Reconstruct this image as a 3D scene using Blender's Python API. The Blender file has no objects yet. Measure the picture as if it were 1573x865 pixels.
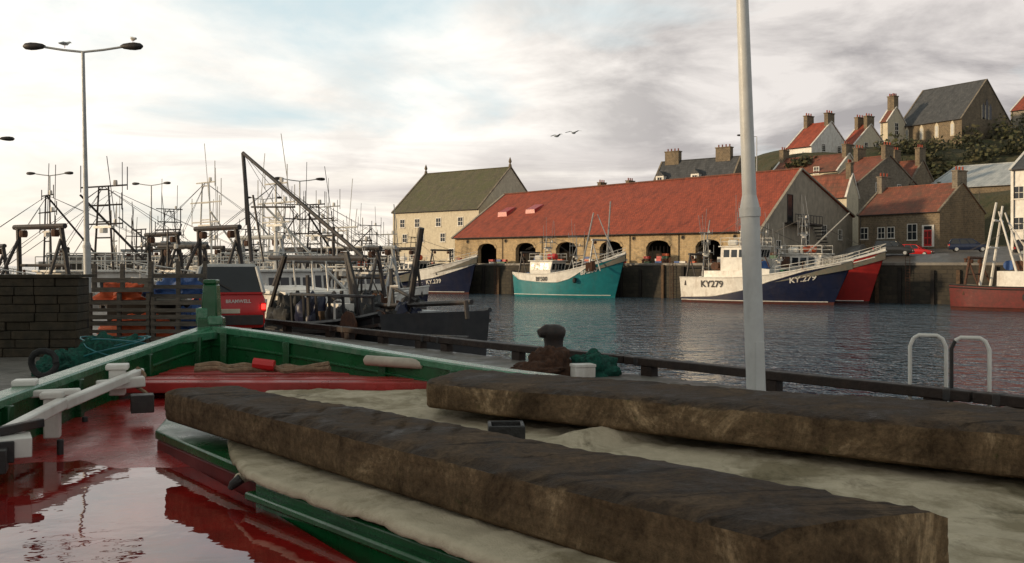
import bpy, bmesh, math, random
from mathutils import Vector, Matrix, noise
R=random.Random(11)
F=1500.0; H=4.0
def at(px,py,d): return Vector(((px-786)/F*d, d, H-(py-408)/F*d))
def rr(px): return (px-786)/F
scene=bpy.context.scene
COL=scene.collection
# ------------------------------------------------------------------ materials
def lin(c):
    return tuple(c)+(1.0,) if len(c)==3 else c
def newmat(name):
    m=bpy.data.materials.new(name); m.use_nodes=True
    nt=m.node_tree; b=nt.nodes['Principled BSDF']
    return m,nt,b
def N(nt,t,**k):
    n=nt.nodes.new(t)
    for a,v in k.items(): setattr(n,a,v)
    return n
def coords(nt,scale=(1,1,1),mode='Object',rot=0):
    tc=N(nt,'ShaderNodeTexCoord'); out=tc.outputs[mode]
    if rot:
        vr=N(nt,'ShaderNodeVectorRotate',rotation_type='Z_AXIS'); vr.inputs['Angle'].default_value=rot
        nt.links.new(out,vr.inputs['Vector']); out=vr.outputs[0]
    mp=N(nt,'ShaderNodeMapping')
    mp.inputs['Scale'].default_value=scale
    nt.links.new(out,mp.inputs['Vector']); return mp.outputs['Vector']
def noisen(nt,vec,scale,detail=5,rough=.6,dist=0):
    n=N(nt,'ShaderNodeTexNoise'); n.inputs['Scale'].default_value=scale; n.inputs['Detail'].default_value=detail
    n.inputs['Roughness'].default_value=rough; n.inputs['Distortion'].default_value=dist
    nt.links.new(vec,n.inputs['Vector']); return n.outputs['Fac']
def ramp(nt,fac,stops):
    r=N(nt,'ShaderNodeValToRGB'); e=r.color_ramp.elements
    while len(e)<len(stops): e.new(.5)
    for i,(p,c) in enumerate(stops):
        e[i].position=p; e[i].color=lin(c) if not isinstance(c,(int,float)) else (c,c,c,1)
    nt.links.new(fac,r.inputs['Fac']); return r.outputs['Color']
def mixc(nt,fac,a,b,mode='MIX'):
    m=N(nt,'ShaderNodeMix',data_type='RGBA',blend_type=mode)
    for sock,v in ((m.inputs[0],fac),(m.inputs[6],a),(m.inputs[7],b)):
        if isinstance(v,(int,float)): sock.default_value=v
        elif isinstance(v,tuple): sock.default_value=lin(v)
        else: nt.links.new(v,sock)
    return m.outputs[2]
def bump(nt,b,h,strength=.5,dist=.02):
    n=N(nt,'ShaderNodeBump'); n.inputs['Strength'].default_value=strength; n.inputs['Distance'].default_value=dist
    nt.links.new(h,n.inputs['Height']); nt.links.new(n.outputs['Normal'],b.inputs['Normal'])
def mth(nt,op,a,b=None,clamp=False):
    n=N(nt,'ShaderNodeMath',operation=op); n.use_clamp=clamp
    for i,v in enumerate((a,b)):
        if v is None: continue
        if isinstance(v,(int,float)): n.inputs[i].default_value=v
        else: nt.links.new(v,n.inputs[i])
    return n.outputs[0]
def M(name,c,c2=None,scale=2.,rough=.6,bmp=0.,bs=20.,metal=0.,stretch=(1,1,1),dirt=.35,dirtc=None,ior=1.45,rvar=.1,bd=.02):
    m,nt,b=newmat(name)
    v=coords(nt,stretch)
    if c2 is None: c2=tuple(x*.72 for x in c)
    n1=noisen(nt,v,scale,6,.65)
    col=ramp(nt,n1,[(.35,c),(.68,c2)])
    if dirt>0:
        n2=noisen(nt,coords(nt,(1,1,.35)),scale*.45+.3,7,.72)
        dc=dirtc or tuple(x*.35+.01 for x in c)
        k=ramp(nt,n2,[(.5,0.0),(.75,dirt)])
        col=mixc(nt,k,col,dc)
    nt.links.new(col,b.inputs['Base Color'])
    rg=ramp(nt,noisen(nt,v,scale*2.3,4),[(.3,max(.02,rough-rvar)),(.7,min(1,rough+rvar))])
    nt.links.new(rg,b.inputs['Roughness'])
    b.inputs['Metallic'].default_value=metal; b.inputs['IOR'].default_value=ior
    if bmp>0: bump(nt,b,noisen(nt,v,bs,6,.7),bmp,bd)
    return m
def wallmat(name,c1,c2,mortar,bw=.5,bh=.28,bmp=.5,stain=.5,staincol=(.03,.028,.024),msize=.03):
    m,nt,b=newmat(name)
    tc=N(nt,'ShaderNodeTexCoord'); sp=N(nt,'ShaderNodeSeparateXYZ'); nt.links.new(tc.outputs['Object'],sp.inputs[0])
    cb=N(nt,'ShaderNodeCombineXYZ'); nt.links.new(mth(nt,'ADD',sp.outputs[0],sp.outputs[1]),cb.inputs[0]); nt.links.new(sp.outputs[2],cb.inputs[1])
    br=N(nt,'ShaderNodeTexBrick'); nt.links.new(cb.outputs[0],br.inputs['Vector'])
    br.inputs['Color1'].default_value=lin(c1); br.inputs['Color2'].default_value=lin(c2); br.inputs['Mortar'].default_value=lin(mortar)
    br.inputs['Scale'].default_value=1; br.inputs['Brick Width'].default_value=bw; br.inputs['Row Height'].default_value=bh
    br.inputs['Mortar Size'].default_value=msize; br.inputs['Mortar Smooth'].default_value=.3; br.inputs['Bias'].default_value=0
    n1=noisen(nt,tc.outputs['Object'],2.5,6,.7)
    col=mixc(nt,.8,br.outputs['Color'],ramp(nt,n1,[(.3,(.55,.55,.55)),(.7,(1.3,1.25,1.15))]),'MULTIPLY')
    n2=noisen(nt,coords(nt,(.6,.6,.12)),1.1,6,.7)
    col=mixc(nt,ramp(nt,n2,[(.45,0.0),(.72,stain)]),col,staincol)
    nt.links.new(col,b.inputs['Base Color']); b.inputs['Roughness'].default_value=.85
    bump(nt,b,mth(nt,'ADD',mth(nt,'MULTIPLY',br.outputs['Fac'],-1.),n1),bmp,.03)
    return m
def roofmat(name,c1,c2,dark,row=.32,tile=.25,rough=.75,moss=None):
    m,nt,b=newmat(name)
    tc=N(nt,'ShaderNodeTexCoord')
    br=N(nt,'ShaderNodeTexBrick'); nt.links.new(tc.outputs['Object'],br.inputs['Vector'])
    br.inputs['Color1'].default_value=lin(c1); br.inputs['Color2'].default_value=lin(c2); br.inputs['Mortar'].default_value=lin(dark)
    br.inputs['Scale'].default_value=1; br.inputs['Brick Width'].default_value=tile; br.inputs['Row Height'].default_value=row
    br.inputs['Mortar Size'].default_value=.02; br.inputs['Mortar Smooth'].default_value=.6
    n1=noisen(nt,coords(nt,(1,.35,.35)),1.2,7,.75)
    col=mixc(nt,.85,br.outputs['Color'],ramp(nt,n1,[(.28,(.45,.45,.45)),(.5,(1,1,1)),(.74,(1.4,1.3,1.2))]),'MULTIPLY')
    if moss: col=mixc(nt,ramp(nt,noisen(nt,tc.outputs['Object'],.5,7,.75),[(.42,0.0),(.65,.8)]),col,moss)
    nt.links.new(col,b.inputs['Base Color']); b.inputs['Roughness'].default_value=rough
    bump(nt,b,mth(nt,'ADD',mth(nt,'MULTIPLY',br.outputs['Fac'],-1.),n1),.6,.05)
    return m
WHITE=M('white_paint',(.70,.68,.63),(.54,.52,.48),2,.45,dirt=.6,dirtc=(.20,.12,.07))
CREAM=M('cream_harl',(.60,.54,.41),(.48,.42,.32),3,.9,.4,30,dirt=.5)
GREYW=M('grey_render',(.33,.29,.23),(.24,.21,.17),1.2,.9,.4,30,dirt=.7)
DARKST=M('dark_steel',(.016,.016,.018),(.035,.028,.024),5,.55,.3,40,dirt=.5,dirtc=(.07,.028,.015))
RUST=M('rusty_steel',(.10,.04,.02),(.04,.022,.015),6,.8,.6,40)
GLASS=M('window_glass',(.015,.018,.022),(.02,.025,.03),1,.08,dirt=0,rvar=.03,ior=1.5)
BLUEH=M('navy_hull_paint',(.006,.010,.034),(.010,.014,.04),1.5,.4,dirt=.35,dirtc=(.05,.035,.03))
TEAL=M('teal_hull_paint',(.012,.17,.19),(.010,.13,.15),1.5,.4,dirt=.4,dirtc=(.06,.07,.06))
REDH=M('red_hull_paint',(.34,.016,.013),(.24,.014,.012),1.5,.45,dirt=.4,dirtc=(.06,.02,.015))
DKRED=M('dark_red_paint',(.13,.011,.010),(.07,.009,.008),3,.5,dirt=.5)
BLACKH=M('black_hull_paint',(.008,.009,.012),(.016,.017,.019),2,.5,dirt=.3,dirtc=(.05,.03,.018))
GREENH=M('green_hull_paint',(.02,.10,.05),(.015,.07,.04),2,.45,dirt=.3)
BOTTOM=M('antifoul_paint',(.09,.018,.014),(.045,.018,.014),3,.7)
ORANGE=M('orange_plastic',(.60,.095,.02),(.38,.06,.02),5,.5,.5,25,dirt=.6)
REDP=M('red_plastic',(.5,.02,.02),(.35,.02,.02),3,.45,dirt=.3)
BLUEP=M('blue_tarp_plastic',(.025,.09,.28),(.02,.06,.2),4,.5,.4,20)
DECKG=M('deck_grey_green',(.10,.11,.09),(.15,.12,.09),3,.7)
GALV=M('galvanised_steel',(.40,.41,.41),(.30,.31,.31),3,.5,.1,40,metal=.2,dirt=.35,dirtc=(.16,.12,.09))
ALU=M('aluminium_mast',(.34,.34,.33),(.24,.24,.24),3,.5,metal=.2,dirt=.3)
RUBBER=M('black_rubber',(.012,.012,.012),(.025,.025,.025),6,.8,dirt=0)
WOODG=M('weathered_timber',(.115,.10,.082),(.05,.045,.038),4,.85,.6,18,stretch=(1,1,6))
WOODB=M('brown_timber',(.11,.065,.035),(.05,.032,.02),4,.85,.6,18)
NETG=M('green_netting',(.008,.13,.088),(.004,.035,.028),16,.9,1.0,45,dirt=.7,bd=.05)
NETB=M('brown_netting',(.12,.055,.03),(.04,.02,.013),16,.95,1.0,45,bd=.05)
ROPE=M('rope',(.32,.21,.13),(.16,.10,.06),20,.9,.8,90)
SAND=wallmat('sandstone_wall',(.46,.34,.19),(.37,.27,.15),(.43,.34,.22),.7,.3,.5,.35,(.12,.09,.055))
STONE=wallmat('brown_stone_wall',(.20,.15,.095),(.13,.10,.065),(.22,.185,.14),.45,.25,.6,.5)
STONEG=wallmat('grey_stone_wall',(.21,.18,.14),(.14,.12,.095),(.23,.20,.165),.45,.25,.6,.5)
QUAYW=wallmat('wet_quay_stone',(.050,.042,.030),(.028,.024,.019),(.03,.027,.023),1.1,.45,.9,.8,(.010,.012,.008))
NEARW=M('mossy_stone_blocks',(.055,.041,.024),(.024,.020,.013),4,.85,1.0,22,dirt=.7,dirtc=(.010,.012,.005))
PANT=roofmat('red_pantile_roof',(.33,.066,.031),(.25,.050,.026),(.13,.030,.018),.35,.3)
PANT2=roofmat('old_pantile_roof',(.25,.075,.042),(.17,.052,.032),(.09,.03,.02),.35,.3,moss=(.10,.055,.036))
SLATE=roofmat('slate_roof',(.075,.078,.084),(.05,.053,.058),(.03,.032,.036),.3,.4)
MOSSR=roofmat('mossy_slate_roof',(.12,.105,.065),(.09,.08,.05),(.045,.04,.028),.35,.4,moss=(.085,.09,.035))
METR=roofmat('corrugated_metal_roof',(.42,.44,.45),(.36,.38,.39),(.25,.26,.27),9,.5,.5)
CONC=M('quay_concrete',(.17,.155,.135),(.11,.10,.09),1.3,.55,.5,12,dirt=.7,dirtc=(.05,.045,.04),rvar=.25)
ROAD=M('wet_asphalt_road',(.075,.072,.07),(.11,.10,.095),.6,.45,.3,25,dirt=.4)
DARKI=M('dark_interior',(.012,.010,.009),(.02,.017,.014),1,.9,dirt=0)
GREEN=M('green_gloss_paint',(.004,.088,.024),(.006,.055,.017),2.5,.3,.25,14,dirt=.5,dirtc=(.012,.02,.010),rvar=.12,bd=.01)
GCAP=M('sky_sheen_green_cap_paint',(.045,.19,.10),(.02,.12,.055),4,.24,.35,20,dirt=.6,dirtc=(.30,.34,.28),ior=1.55)  # pale green tone and patches imitate sky reflection on the wet cap
REDD=M('red_deck_paint',(.38,.016,.014),(.22,.011,.010),2.2,.26,.5,9,dirt=.6,dirtc=(.06,.010,.008),rvar=.14,ior=1.5,bd=.01)
REDB=M('red_board_paint',(.44,.036,.032),(.28,.026,.022),3,.32,.4,30,dirt=.6,dirtc=(.09,.018,.015),ior=1.5,bd=.006)
TAR=M('black_tarred_wood',(.010,.010,.010),(.025,.022,.02),9,.5,.6,40)
def mk_puddle():
    m,nt,b=newmat('rain_puddle'); v=coords(nt)
    nt.links.new(ramp(nt,noisen(nt,v,1.8,6,.65),[(.35,(.26,.012,.010)),(.65,(.10,.008,.007))]),b.inputs['Base Color'])
    b.inputs['Roughness'].default_value=.015; b.inputs['IOR'].default_value=1.6
    bump(nt,b,noisen(nt,v,4,3,.5),.2,.012); return m
PUDDLE=mk_puddle()
def mk_beam():
    m,nt,b=newmat('tarred_wet_timber')
    A_=.83
    v=coords(nt,(1,1,1)); geo=N(nt,'ShaderNodeNewGeometry')
    sp=N(nt,'ShaderNodeSeparateXYZ'); nt.links.new(geo.outputs['Normal'],sp.inputs[0])
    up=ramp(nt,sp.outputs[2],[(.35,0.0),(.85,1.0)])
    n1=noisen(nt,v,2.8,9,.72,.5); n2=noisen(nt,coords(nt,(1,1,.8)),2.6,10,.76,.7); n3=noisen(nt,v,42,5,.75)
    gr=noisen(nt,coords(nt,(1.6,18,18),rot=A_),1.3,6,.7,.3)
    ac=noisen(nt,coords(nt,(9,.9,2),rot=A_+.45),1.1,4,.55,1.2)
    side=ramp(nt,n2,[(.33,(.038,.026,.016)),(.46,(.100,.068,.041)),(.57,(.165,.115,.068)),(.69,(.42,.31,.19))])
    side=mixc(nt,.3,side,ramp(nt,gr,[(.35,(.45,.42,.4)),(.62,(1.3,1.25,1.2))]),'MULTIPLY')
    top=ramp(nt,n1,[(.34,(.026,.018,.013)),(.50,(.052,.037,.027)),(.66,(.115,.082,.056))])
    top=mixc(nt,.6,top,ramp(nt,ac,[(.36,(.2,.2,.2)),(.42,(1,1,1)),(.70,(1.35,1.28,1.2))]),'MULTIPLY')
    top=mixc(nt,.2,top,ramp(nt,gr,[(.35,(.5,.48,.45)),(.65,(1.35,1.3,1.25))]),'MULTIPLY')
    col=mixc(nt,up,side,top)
    col=mixc(nt,.6,col,ramp(nt,n3,[(.32,(.4,.4,.4)),(.5,(1,1,1)),(.72,(1.6,1.5,1.4))]),'MULTIPLY')
    col=mixc(nt,ramp(nt,noisen(nt,v,9,5),[(.66,0.0),(.74,.5)]),col,(.03,.045,.012))
    nt.links.new(col,b.inputs['Base Color'])
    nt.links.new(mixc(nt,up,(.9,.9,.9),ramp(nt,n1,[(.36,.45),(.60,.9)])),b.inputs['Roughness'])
    b.inputs['IOR'].default_value=1.16
    h=mth(nt,'ADD',mth(nt,'ADD',mth(nt,'MULTIPLY',n3,.5),mth(nt,'MULTIPLY',n1,1.2)),mth(nt,'ADD',mth(nt,'MULTIPLY',ac,.8),mth(nt,'MULTIPLY',gr,.25)))
    bump(nt,b,h,1.0,.012); return m
BEAM=mk_beam()
def mk_canvas():
    m,nt,b=newmat('stained_canvas'); v=coords(nt)
    n1=noisen(nt,v,1.1,8,.72,.4); n2=noisen(nt,v,7,6,.7); n3=noisen(nt,coords(nt,(1,.5,1)),2.6,6,.7)
    col=ramp(nt,n2,[(.3,(.56,.485,.36)),(.7,(.41,.35,.255))])
    col=mixc(nt,ramp(nt,n1,[(.48,0.0),(.60,.8)]),col,(.20,.165,.10))
    col=mixc(nt,ramp(nt,n3,[(.56,0.0),(.68,.8)]),col,(.085,.07,.04))
    nt.links.new(col,b.inputs['Base Color']); b.inputs['Roughness'].default_value=.9; b.inputs['IOR'].default_value=1.2
    wv=noisen(nt,v,160,2,.5)
    bump(nt,b,mth(nt,'ADD',mth(nt,'MULTIPLY',wv,.15),n2),.6,.03); return m
CANVAS=mk_canvas()
def mk_water():
    m,nt,b=newmat('harbour_water'); v=coords(nt)
    b.inputs['Base Color'].default_value=(.036,.064,.092,1); b.inputs['Roughness'].default_value=.05; b.inputs['IOR'].default_value=1.40
    a=noisen(nt,coords(nt,(1,.8,1)),1.5,3,.6,.3); c=noisen(nt,coords(nt,(.35,.3,1)),1,3,.55)
    h=mth(nt,'ADD',a,mth(nt,'MULTIPLY',c,1.6))
    bump(nt,b,h,1.0,.60); return m
WATER=mk_water()
def mk_ground():
    m,nt,b=newmat('hill_grass'); v=coords(nt)
    col=ramp(nt,noisen(nt,v,.25,8,.75),[(.35,(.03,.045,.015)),(.5,(.07,.06,.03)),(.65,(.04,.05,.02))])
    nt.links.new(col,b.inputs['Base Color']); b.inputs['Roughness'].default_value=.95
    bump(nt,b,noisen(nt,v,1.5,6,.7),1,.4); return m
GRASS=mk_ground()
LEAF=M('shrub_leaves',(.045,.055,.018),(.085,.065,.028),.8,.8,dirt=.5,dirtc=(.012,.016,.007))
# ------------------------------------------------------------------ mesh builder
class MB:
    def __init__(s): s.v=[];s.f=[];s.m=[]
    def add(s,vs,fs,m):
        o=len(s.v); s.v+=[tuple(v) for v in vs]; s.f+=[tuple(i+o for i in f) for f in fs]; s.m+=[m]*len(fs)
    def hexa(s,p,m): s.add(p,[(3,2,1,0),(4,5,6,7),(0,1,5,4),(1,2,6,5),(2,3,7,6),(3,0,4,7)],m)
    def box(s,x0,x1,y0,y1,z0,z1,m):
        s.hexa([(x0,y0,z0),(x1,y0,z0),(x1,y1,z0),(x0,y1,z0),(x0,y0,z1),(x1,y0,z1),(x1,y1,z1),(x0,y1,z1)],m)
    def cbox(s,c,sx,sy,sz,m,rz=0,tx=1,ty=1):
        ca,sa=math.cos(rz),math.sin(rz); P=[]
        for z,kx,ky in ((0,1,1),(sz,tx,ty)):
            for a,b_ in ((-1,-1),(1,-1),(1,1),(-1,1)):
                x=a*sx/2*kx; y=b_*sy/2*ky
                P.append((c[0]+x*ca-y*sa,c[1]+x*sa+y*ca,c[2]+z))
        s.hexa(P,m)
    def bar(s,a,b,w,h,m):
        a=Vector(a);b=Vector(b);d=(b-a).normalized(); up=Vector((0,0,1)) if abs(d.z)<.95 else Vector((1,0,0))
        x=d.cross(up).normalized()*w/2; y=x.normalized().cross(d).normalized()*h/2
        s.hexa([a-x-y,a+x-y,b+x-y,b-x-y,a-x+y,a+x+y,b+x+y,b-x+y],m)
    def tube(s,pts,r,m,n=6,cap=True):
        pts=[Vector(p) for p in pts]; k=len(pts); rs=r if isinstance(r,(list,tuple)) else [r]*k
        vs=[];fs=[]; px=None
        for i,p in enumerate(pts):
            d=(pts[min(i+1,k-1)]-pts[max(i-1,0)]); d=d.normalized() if d.length>1e-9 else Vector((0,0,1))
            up=Vector((0,0,1)) if abs(d.z)<.95 else Vector((1,0,0))
            x=d.cross(up).normalized()
            if px is not None:
                x2=(px-d*px.dot(d))
                if x2.length>1e-6: x=x2.normalized()
            px=x; y=d.cross(x)
            for j in range(n):
                t=2*math.pi*j/n; vs.append(p+(x*math.cos(t)+y*math.sin(t))*rs[i])
        for i in range(k-1):
            for j in range(n):
                a=i*n+j;b=i*n+(j+1)%n; fs.append((a,b,b+n,a+n))
        if cap: fs.append(tuple(range(n))[::-1]); fs.append(tuple((k-1)*n+j for j in range(n)))
        s.add(vs,fs,m)
    def lathe(s,c,prof,m,n=12,axis='z'):
        vs=[];fs=[]
        for (r,z) in prof:
            for j in range(n):
                t=2*math.pi*j/n; q=(r*math.cos(t),r*math.sin(t),z)
                if axis=='x': q=(q[2],q[0],q[1])
                if axis=='y': q=(q[0],q[2],q[1])
                vs.append((c[0]+q[0],c[1]+q[1],c[2]+q[2]))
        for i in range(len(prof)-1):
            for j in range(n):
                a=i*n+j;b=i*n+(j+1)%n; fs.append((a,b,b+n,a+n))
        fs.append(tuple(range(n))[::-1]); fs.append(tuple((len(prof)-1)*n+j for j in range(n)))
        s.add(vs,fs,m)
    def grid(s,fn,nu,nv,m):
        vs=[fn(i/nu,j/nv) for i in range(nu+1) for j in range(nv+1)]
        fs=[(i*(nv+1)+j,(i+1)*(nv+1)+j,(i+1)*(nv+1)+j+1,i*(nv+1)+j+1) for i in range(nu) for j in range(nv)]
        s.add(vs,fs,m)
    def blob(s,c,rx,ry,rz,m,seed=0,amp=.25,nu=14,nv=8,fr=1.6):
        vs=[];fs=[]
        for i in range(nv+1):
            ph=math.pi*.5*i/nv
            for j in range(nu):
                t=2*math.pi*j/nu; q=Vector((math.cos(t)*math.cos(ph),math.sin(t)*math.cos(ph),math.sin(ph))); o=Vector((seed*3.7,seed,0))
                k=1+amp*(1.6*noise.noise(q*fr+o)+(.6*noise.noise(q*fr*3.1+o)+.25*noise.noise(q*fr*8+o) if nu>24 else 0))
                vs.append((c[0]+q.x*rx*k,c[1]+q.y*ry*k,c[2]+q.z*rz*k))
        for i in range(nv):
            for j in range(nu):
                a=i*nu+j;b=i*nu+(j+1)%nu; fs.append((a,b,b+nu,a+nu))
        s.add(vs,fs,m)
def group(name,loc=(0,0,0),rz=0):
    e=bpy.data.objects.new(name,None); COL.objects.link(e); e.location=loc; e.rotation_euler=(0,0,rz); e.empty_display_size=.5
    return e
def part(parent,name,mb,bevel=0,smooth=True,angle=38,loc=(0,0,0),world=False):
    """mesh object; if world=True the verts are in world space and get re-based on the parent's location"""
    me=bpy.data.meshes.new(name); vs=mb.v
    off=Vector(parent.location) if (world and parent) else Vector(loc)
    if world or (parent is None): vs=[tuple(Vector(v)-off) for v in vs]
    me.from_pydata(vs,[],mb.f)
    mats=[]
    for m in mb.m:
        if m not in mats: mats.append(m)
    for m in mats: me.materials.append(m)
    me.polygons.foreach_set('material_index',[mats.index(m) for m in mb.m])
    bm=bmesh.new(); bm.from_mesh(me); bmesh.ops.recalc_face_normals(bm,faces=bm.faces); bm.to_mesh(me); bm.free()
    if smooth:
        me.shade_smooth(); me.set_sharp_from_angle(angle=math.radians(angle))
    ob=bpy.data.objects.new(name,me); COL.objects.link(ob)
    if parent: ob.parent=parent
    else: ob.location=off
    if bevel>0:
        b=ob.modifiers.new('bevel','BEVEL'); b.width=bevel; b.segments=2; b.limit_method='ANGLE'; b.angle_limit=math.radians(40)
    return ob
def text_geo(s,size):
    cu=bpy.data.curves.new('txt','FONT'); cu.body=s; cu.size=size; cu.align_x='CENTER'; cu.align_y='CENTER'; cu.resolution_u=3
    cu.offset=size*.02
    ob=bpy.data.objects.new('txt',cu); COL.objects.link(ob); dg=bpy.context.evaluated_depsgraph_get()
    me=bpy.data.meshes.new_from_object(ob.evaluated_get(dg)); 
    vs=[tuple(v.co) for v in me.vertices]; fs=[tuple(p.vertices) for p in me.polygons]
    bpy.data.objects.remove(ob); bpy.data.curves.remove(cu); bpy.data.meshes.remove(me)
    return vs,fs
# ------------------------------------------------------------------ camera, light, sky
cam=bpy.data.cameras.new('camera'); co=bpy.data.objects.new('camera',cam); COL.objects.link(co)
co.location=(0,0,H); co.rotation_euler=(math.radians(90),0,0); cam.lens=36*F/1573; cam.sensor_width=36; cam.shift_y=-24.5/1573
cam.clip_start=.05; cam.clip_end=9000; scene.camera=co
SUN_EL=math.radians(11); SAZ=math.radians(-104)   # azimuth from +Y towards +X
sd=Vector((math.sin(SAZ)*math.cos(SUN_EL),math.cos(SAZ)*math.cos(SUN_EL),math.sin(SUN_EL)))
sl=bpy.data.lights.new('sun','SUN'); sl.energy=3.6; sl.angle=math.radians(3); sl.color=(1,.76,.48)
so=bpy.data.objects.new('sun',sl); COL.objects.link(so); so.rotation_euler=(-sd).to_track_quat('-Z','Y').to_euler(); so.location=(-40,-20,40)
w=bpy.data.worlds.new('World'); scene.world=w; w.use_nodes=True; nt=w.node_tree
bg=nt.nodes['Background']; bg.inputs['Strength'].default_value=.1
sky=N(nt,'ShaderNodeTexSky',sky_type='NISHITA'); sky.sun_disc=False; sky.sun_elevation=SUN_EL; sky.sun_rotation=SAZ%(2*math.pi); sky.air_density=1.2; sky.dust_density=1.5
tc=N(nt,'ShaderNodeTexCoord'); sp=N(nt,'ShaderNodeSeparateXYZ'); nt.links.new(tc.outputs['Generated'],sp.inputs[0])
X,Y,Z=sp.outputs
zc=mth(nt,'MAXIMUM',Z,0.0); den=mth(nt,'ADD',zc,.20)
cb=N(nt,'ShaderNodeCombineXYZ'); nt.links.new(mth(nt,'DIVIDE',X,den),cb.inputs[0]); nt.links.new(mth(nt,'DIVIDE',Y,den),cb.inputs[1])
mp=N(nt,'ShaderNodeMapping'); mp.inputs['Location'].default_value=(5.3,2.9,0); mp.inputs['Rotation'].default_value=(0,0,.5); mp.inputs['Scale'].default_value=(.8,.8,1); nt.links.new(cb.outputs[0],mp.inputs[0])
n1=noisen(nt,mp.outputs[0],1.1,9,.55,.3)
n2=noisen(nt,mp.outputs[0],2.3,9,.60,.4)
azx=ramp(nt,mth(nt,'ADD',X,.5),[(0,0.0),(.44,.15),(.66,.80),(1,1.0)])
litc=mixc(nt,azx,(1.25,1.19,1.10),(.80,.75,.72))
drkc=mixc(nt,azx,(1.02,.97,.90),(.36,.338,.345))
shade=ramp(nt,n2,[(.40,0.0),(.60,1.0)])
cloud=mixc(nt,shade,drkc,litc)
blue=mixc(nt,.10,(.72,.86,.90),mixc(nt,1.0,sky.outputs[0],(.1,.1,.1),'MULTIPLY'))
cov=ramp(nt,mth(nt,'ADD',n1,mth(nt,'MULTIPLY',zc,-.34)),[(.29,0.0),(.43,1.0)])
allc=mixc(nt,cov,blue,cloud)
band=ramp(nt,zc,[(0.0,1.0),(.12,0.0)])
hz=mixc(nt,azx,(1.08,.93,.72),(.80,.72,.65))
cs=N(nt,'ShaderNodeCombineXYZ'); nt.links.new(mth(nt,'MULTIPLY',X,2.0),cs.inputs[0]); nt.links.new(mth(nt,'MULTIPLY',Z,20.),cs.inputs[1]); nt.links.new(mth(nt,'MULTIPLY',Y,1.2),cs.inputs[2])
st=ramp(nt,noisen(nt,cs.outputs[0],1.4,7,.6,.5),[(.50,0.0),(.66,.85)])
stm=mth(nt,'MULTIPLY',st,ramp(nt,zc,[(.0,.9),(.09,.9),(.16,0.0)]))
allc=mixc(nt,mth(nt,'MULTIPLY',band,.75),allc,hz)
allc=mixc(nt,stm,allc,mixc(nt,azx,(.64,.585,.57),(.44,.41,.405)))
top=ramp(nt,zc,[(.32,(1,1,1)),(.62,(.56,.51,.45))])
allc=mixc(nt,1.0,allc,top,'MULTIPLY')
fin=mixc(nt,1.0,allc,(10,10,10),'MULTIPLY')
nt.links.new(fin,bg.inputs['Color'])
scene.view_settings.view_transform='Standard'; scene.view_settings.look='None'; scene.view_settings.exposure=0
# ------------------------------------------------------------------ sea
mb=MB(); n=48
mb.add([(0,0,0)]+[(7000*math.cos(2*math.pi*i/n),7000*math.sin(2*math.pi*i/n),0) for i in range(n)],[(0,i+1,(i+1)%n+1) for i in range(n)],WATER)
part(None,'harbour_water',mb,smooth=False)
mb=MB(); mb.add([(-7000,-7000,-9),(7000,-7000,-9),(7000,7000,-9),(-7000,7000,-9)],[(0,1,2,3)],GRASS); part(None,'seabed_ground',mb,smooth=False)
# ------------------------------------------------------------------ far quay and terrain
U=Vector((.781,-.624)); Nn=Vector((.624,.781)); A0=Vector((-5.2,140))
RZ=math.atan2(-.624,.781)
def S(s,w_,z=0): p=A0+U*s+Nn*w_; return Vector((p.x,p.y,z))
CP=[]
for s in range(-24,140,8): CP.append((S(s,0),4.1)); CP.append((S(s,5),4.15))
for s in range(-24,50,8):
    for w_ in (10,18,26,34): CP.append((S(s,w_),4.2))
for px,py,d in ((1370,391,116),(1480,389,110),(1573,392,104),(1400,378,131),(1500,377,128),(1600,377,124),(1330,372,131),(1450,222,194),(1520,215,192),(1573,240,182),(1400,235,188),(1250,236,184),(1330,228,190),(1070,285,172),(950,305,182),(1300,265,166),(1370,300,158),(1480,300,160),(1600,200,215),(1450,200,230),(1250,230,230),(1600,290,150)):
    p=at(px,py,d); CP.append((p,p.z))
for px,d in ((800,190),(700,205),(620,190)): p=at(px,408,d); CP.append((p,4.2))
def terr(x,y):
    a=b=0
    for p,z in CP:
        q=((p.x-x)**2+(p.y-y)**2+1)**-1.9; a+=q*z; b+=q
    return a/b
mb=MB(); ns,nw=64,52
def tf(a,b_):
    s=-24+a*170; w_=(b_**1.4)*130; p=S(s,w_); z=terr(p.x,p.y) if w_>.5 else 4.1
    return (p.x,p.y,z)
mb.grid(tf,ns,nw,GRASS)
part(None,'hill_terrain',mb,loc=tuple(S(40,30)))
mb=MB()
def qf(a,b_):
    s=-24+a*150; w_=b_*26*(1 if s>40 else .22); p=S(s,w_); z=max(terr(p.x,p.y),4.1)+.10
    return (p.x,p.y,z)
mb.grid(qf,100,22,ROAD); part(None,'quay_road',mb,loc=tuple(S(40,3)))
g=group('quay_wall',S(0,0,0),RZ)
mb=MB(); mb.box(-24,140,-.02,1.2,-8,4.0,QUAYW); mb.box(-25,-24,-.02,60,-8,4.0,QUAYW); part(g,'wall_face',mb)
mb=MB(); mb.box(-24.1,140,-.12,.7,4.0,4.32,CONC); part(g,'coping',mb,.04)
mb=MB()
for i in range(55):
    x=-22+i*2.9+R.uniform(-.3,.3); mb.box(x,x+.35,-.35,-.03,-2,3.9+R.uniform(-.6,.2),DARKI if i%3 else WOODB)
for i in range(6):
    x=-10+i*14
    for k in (-.22,.22): mb.tube([(x+k,-.4,-1),(x+k,-.4,4.9),(x+k,.2,5.0)],.03,RUST,5)
    for k in range(16): mb.tube([(x-.22,-.4,k*.3),(x+.22,-.4,k*.3)],.02,RUST,4)
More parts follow.
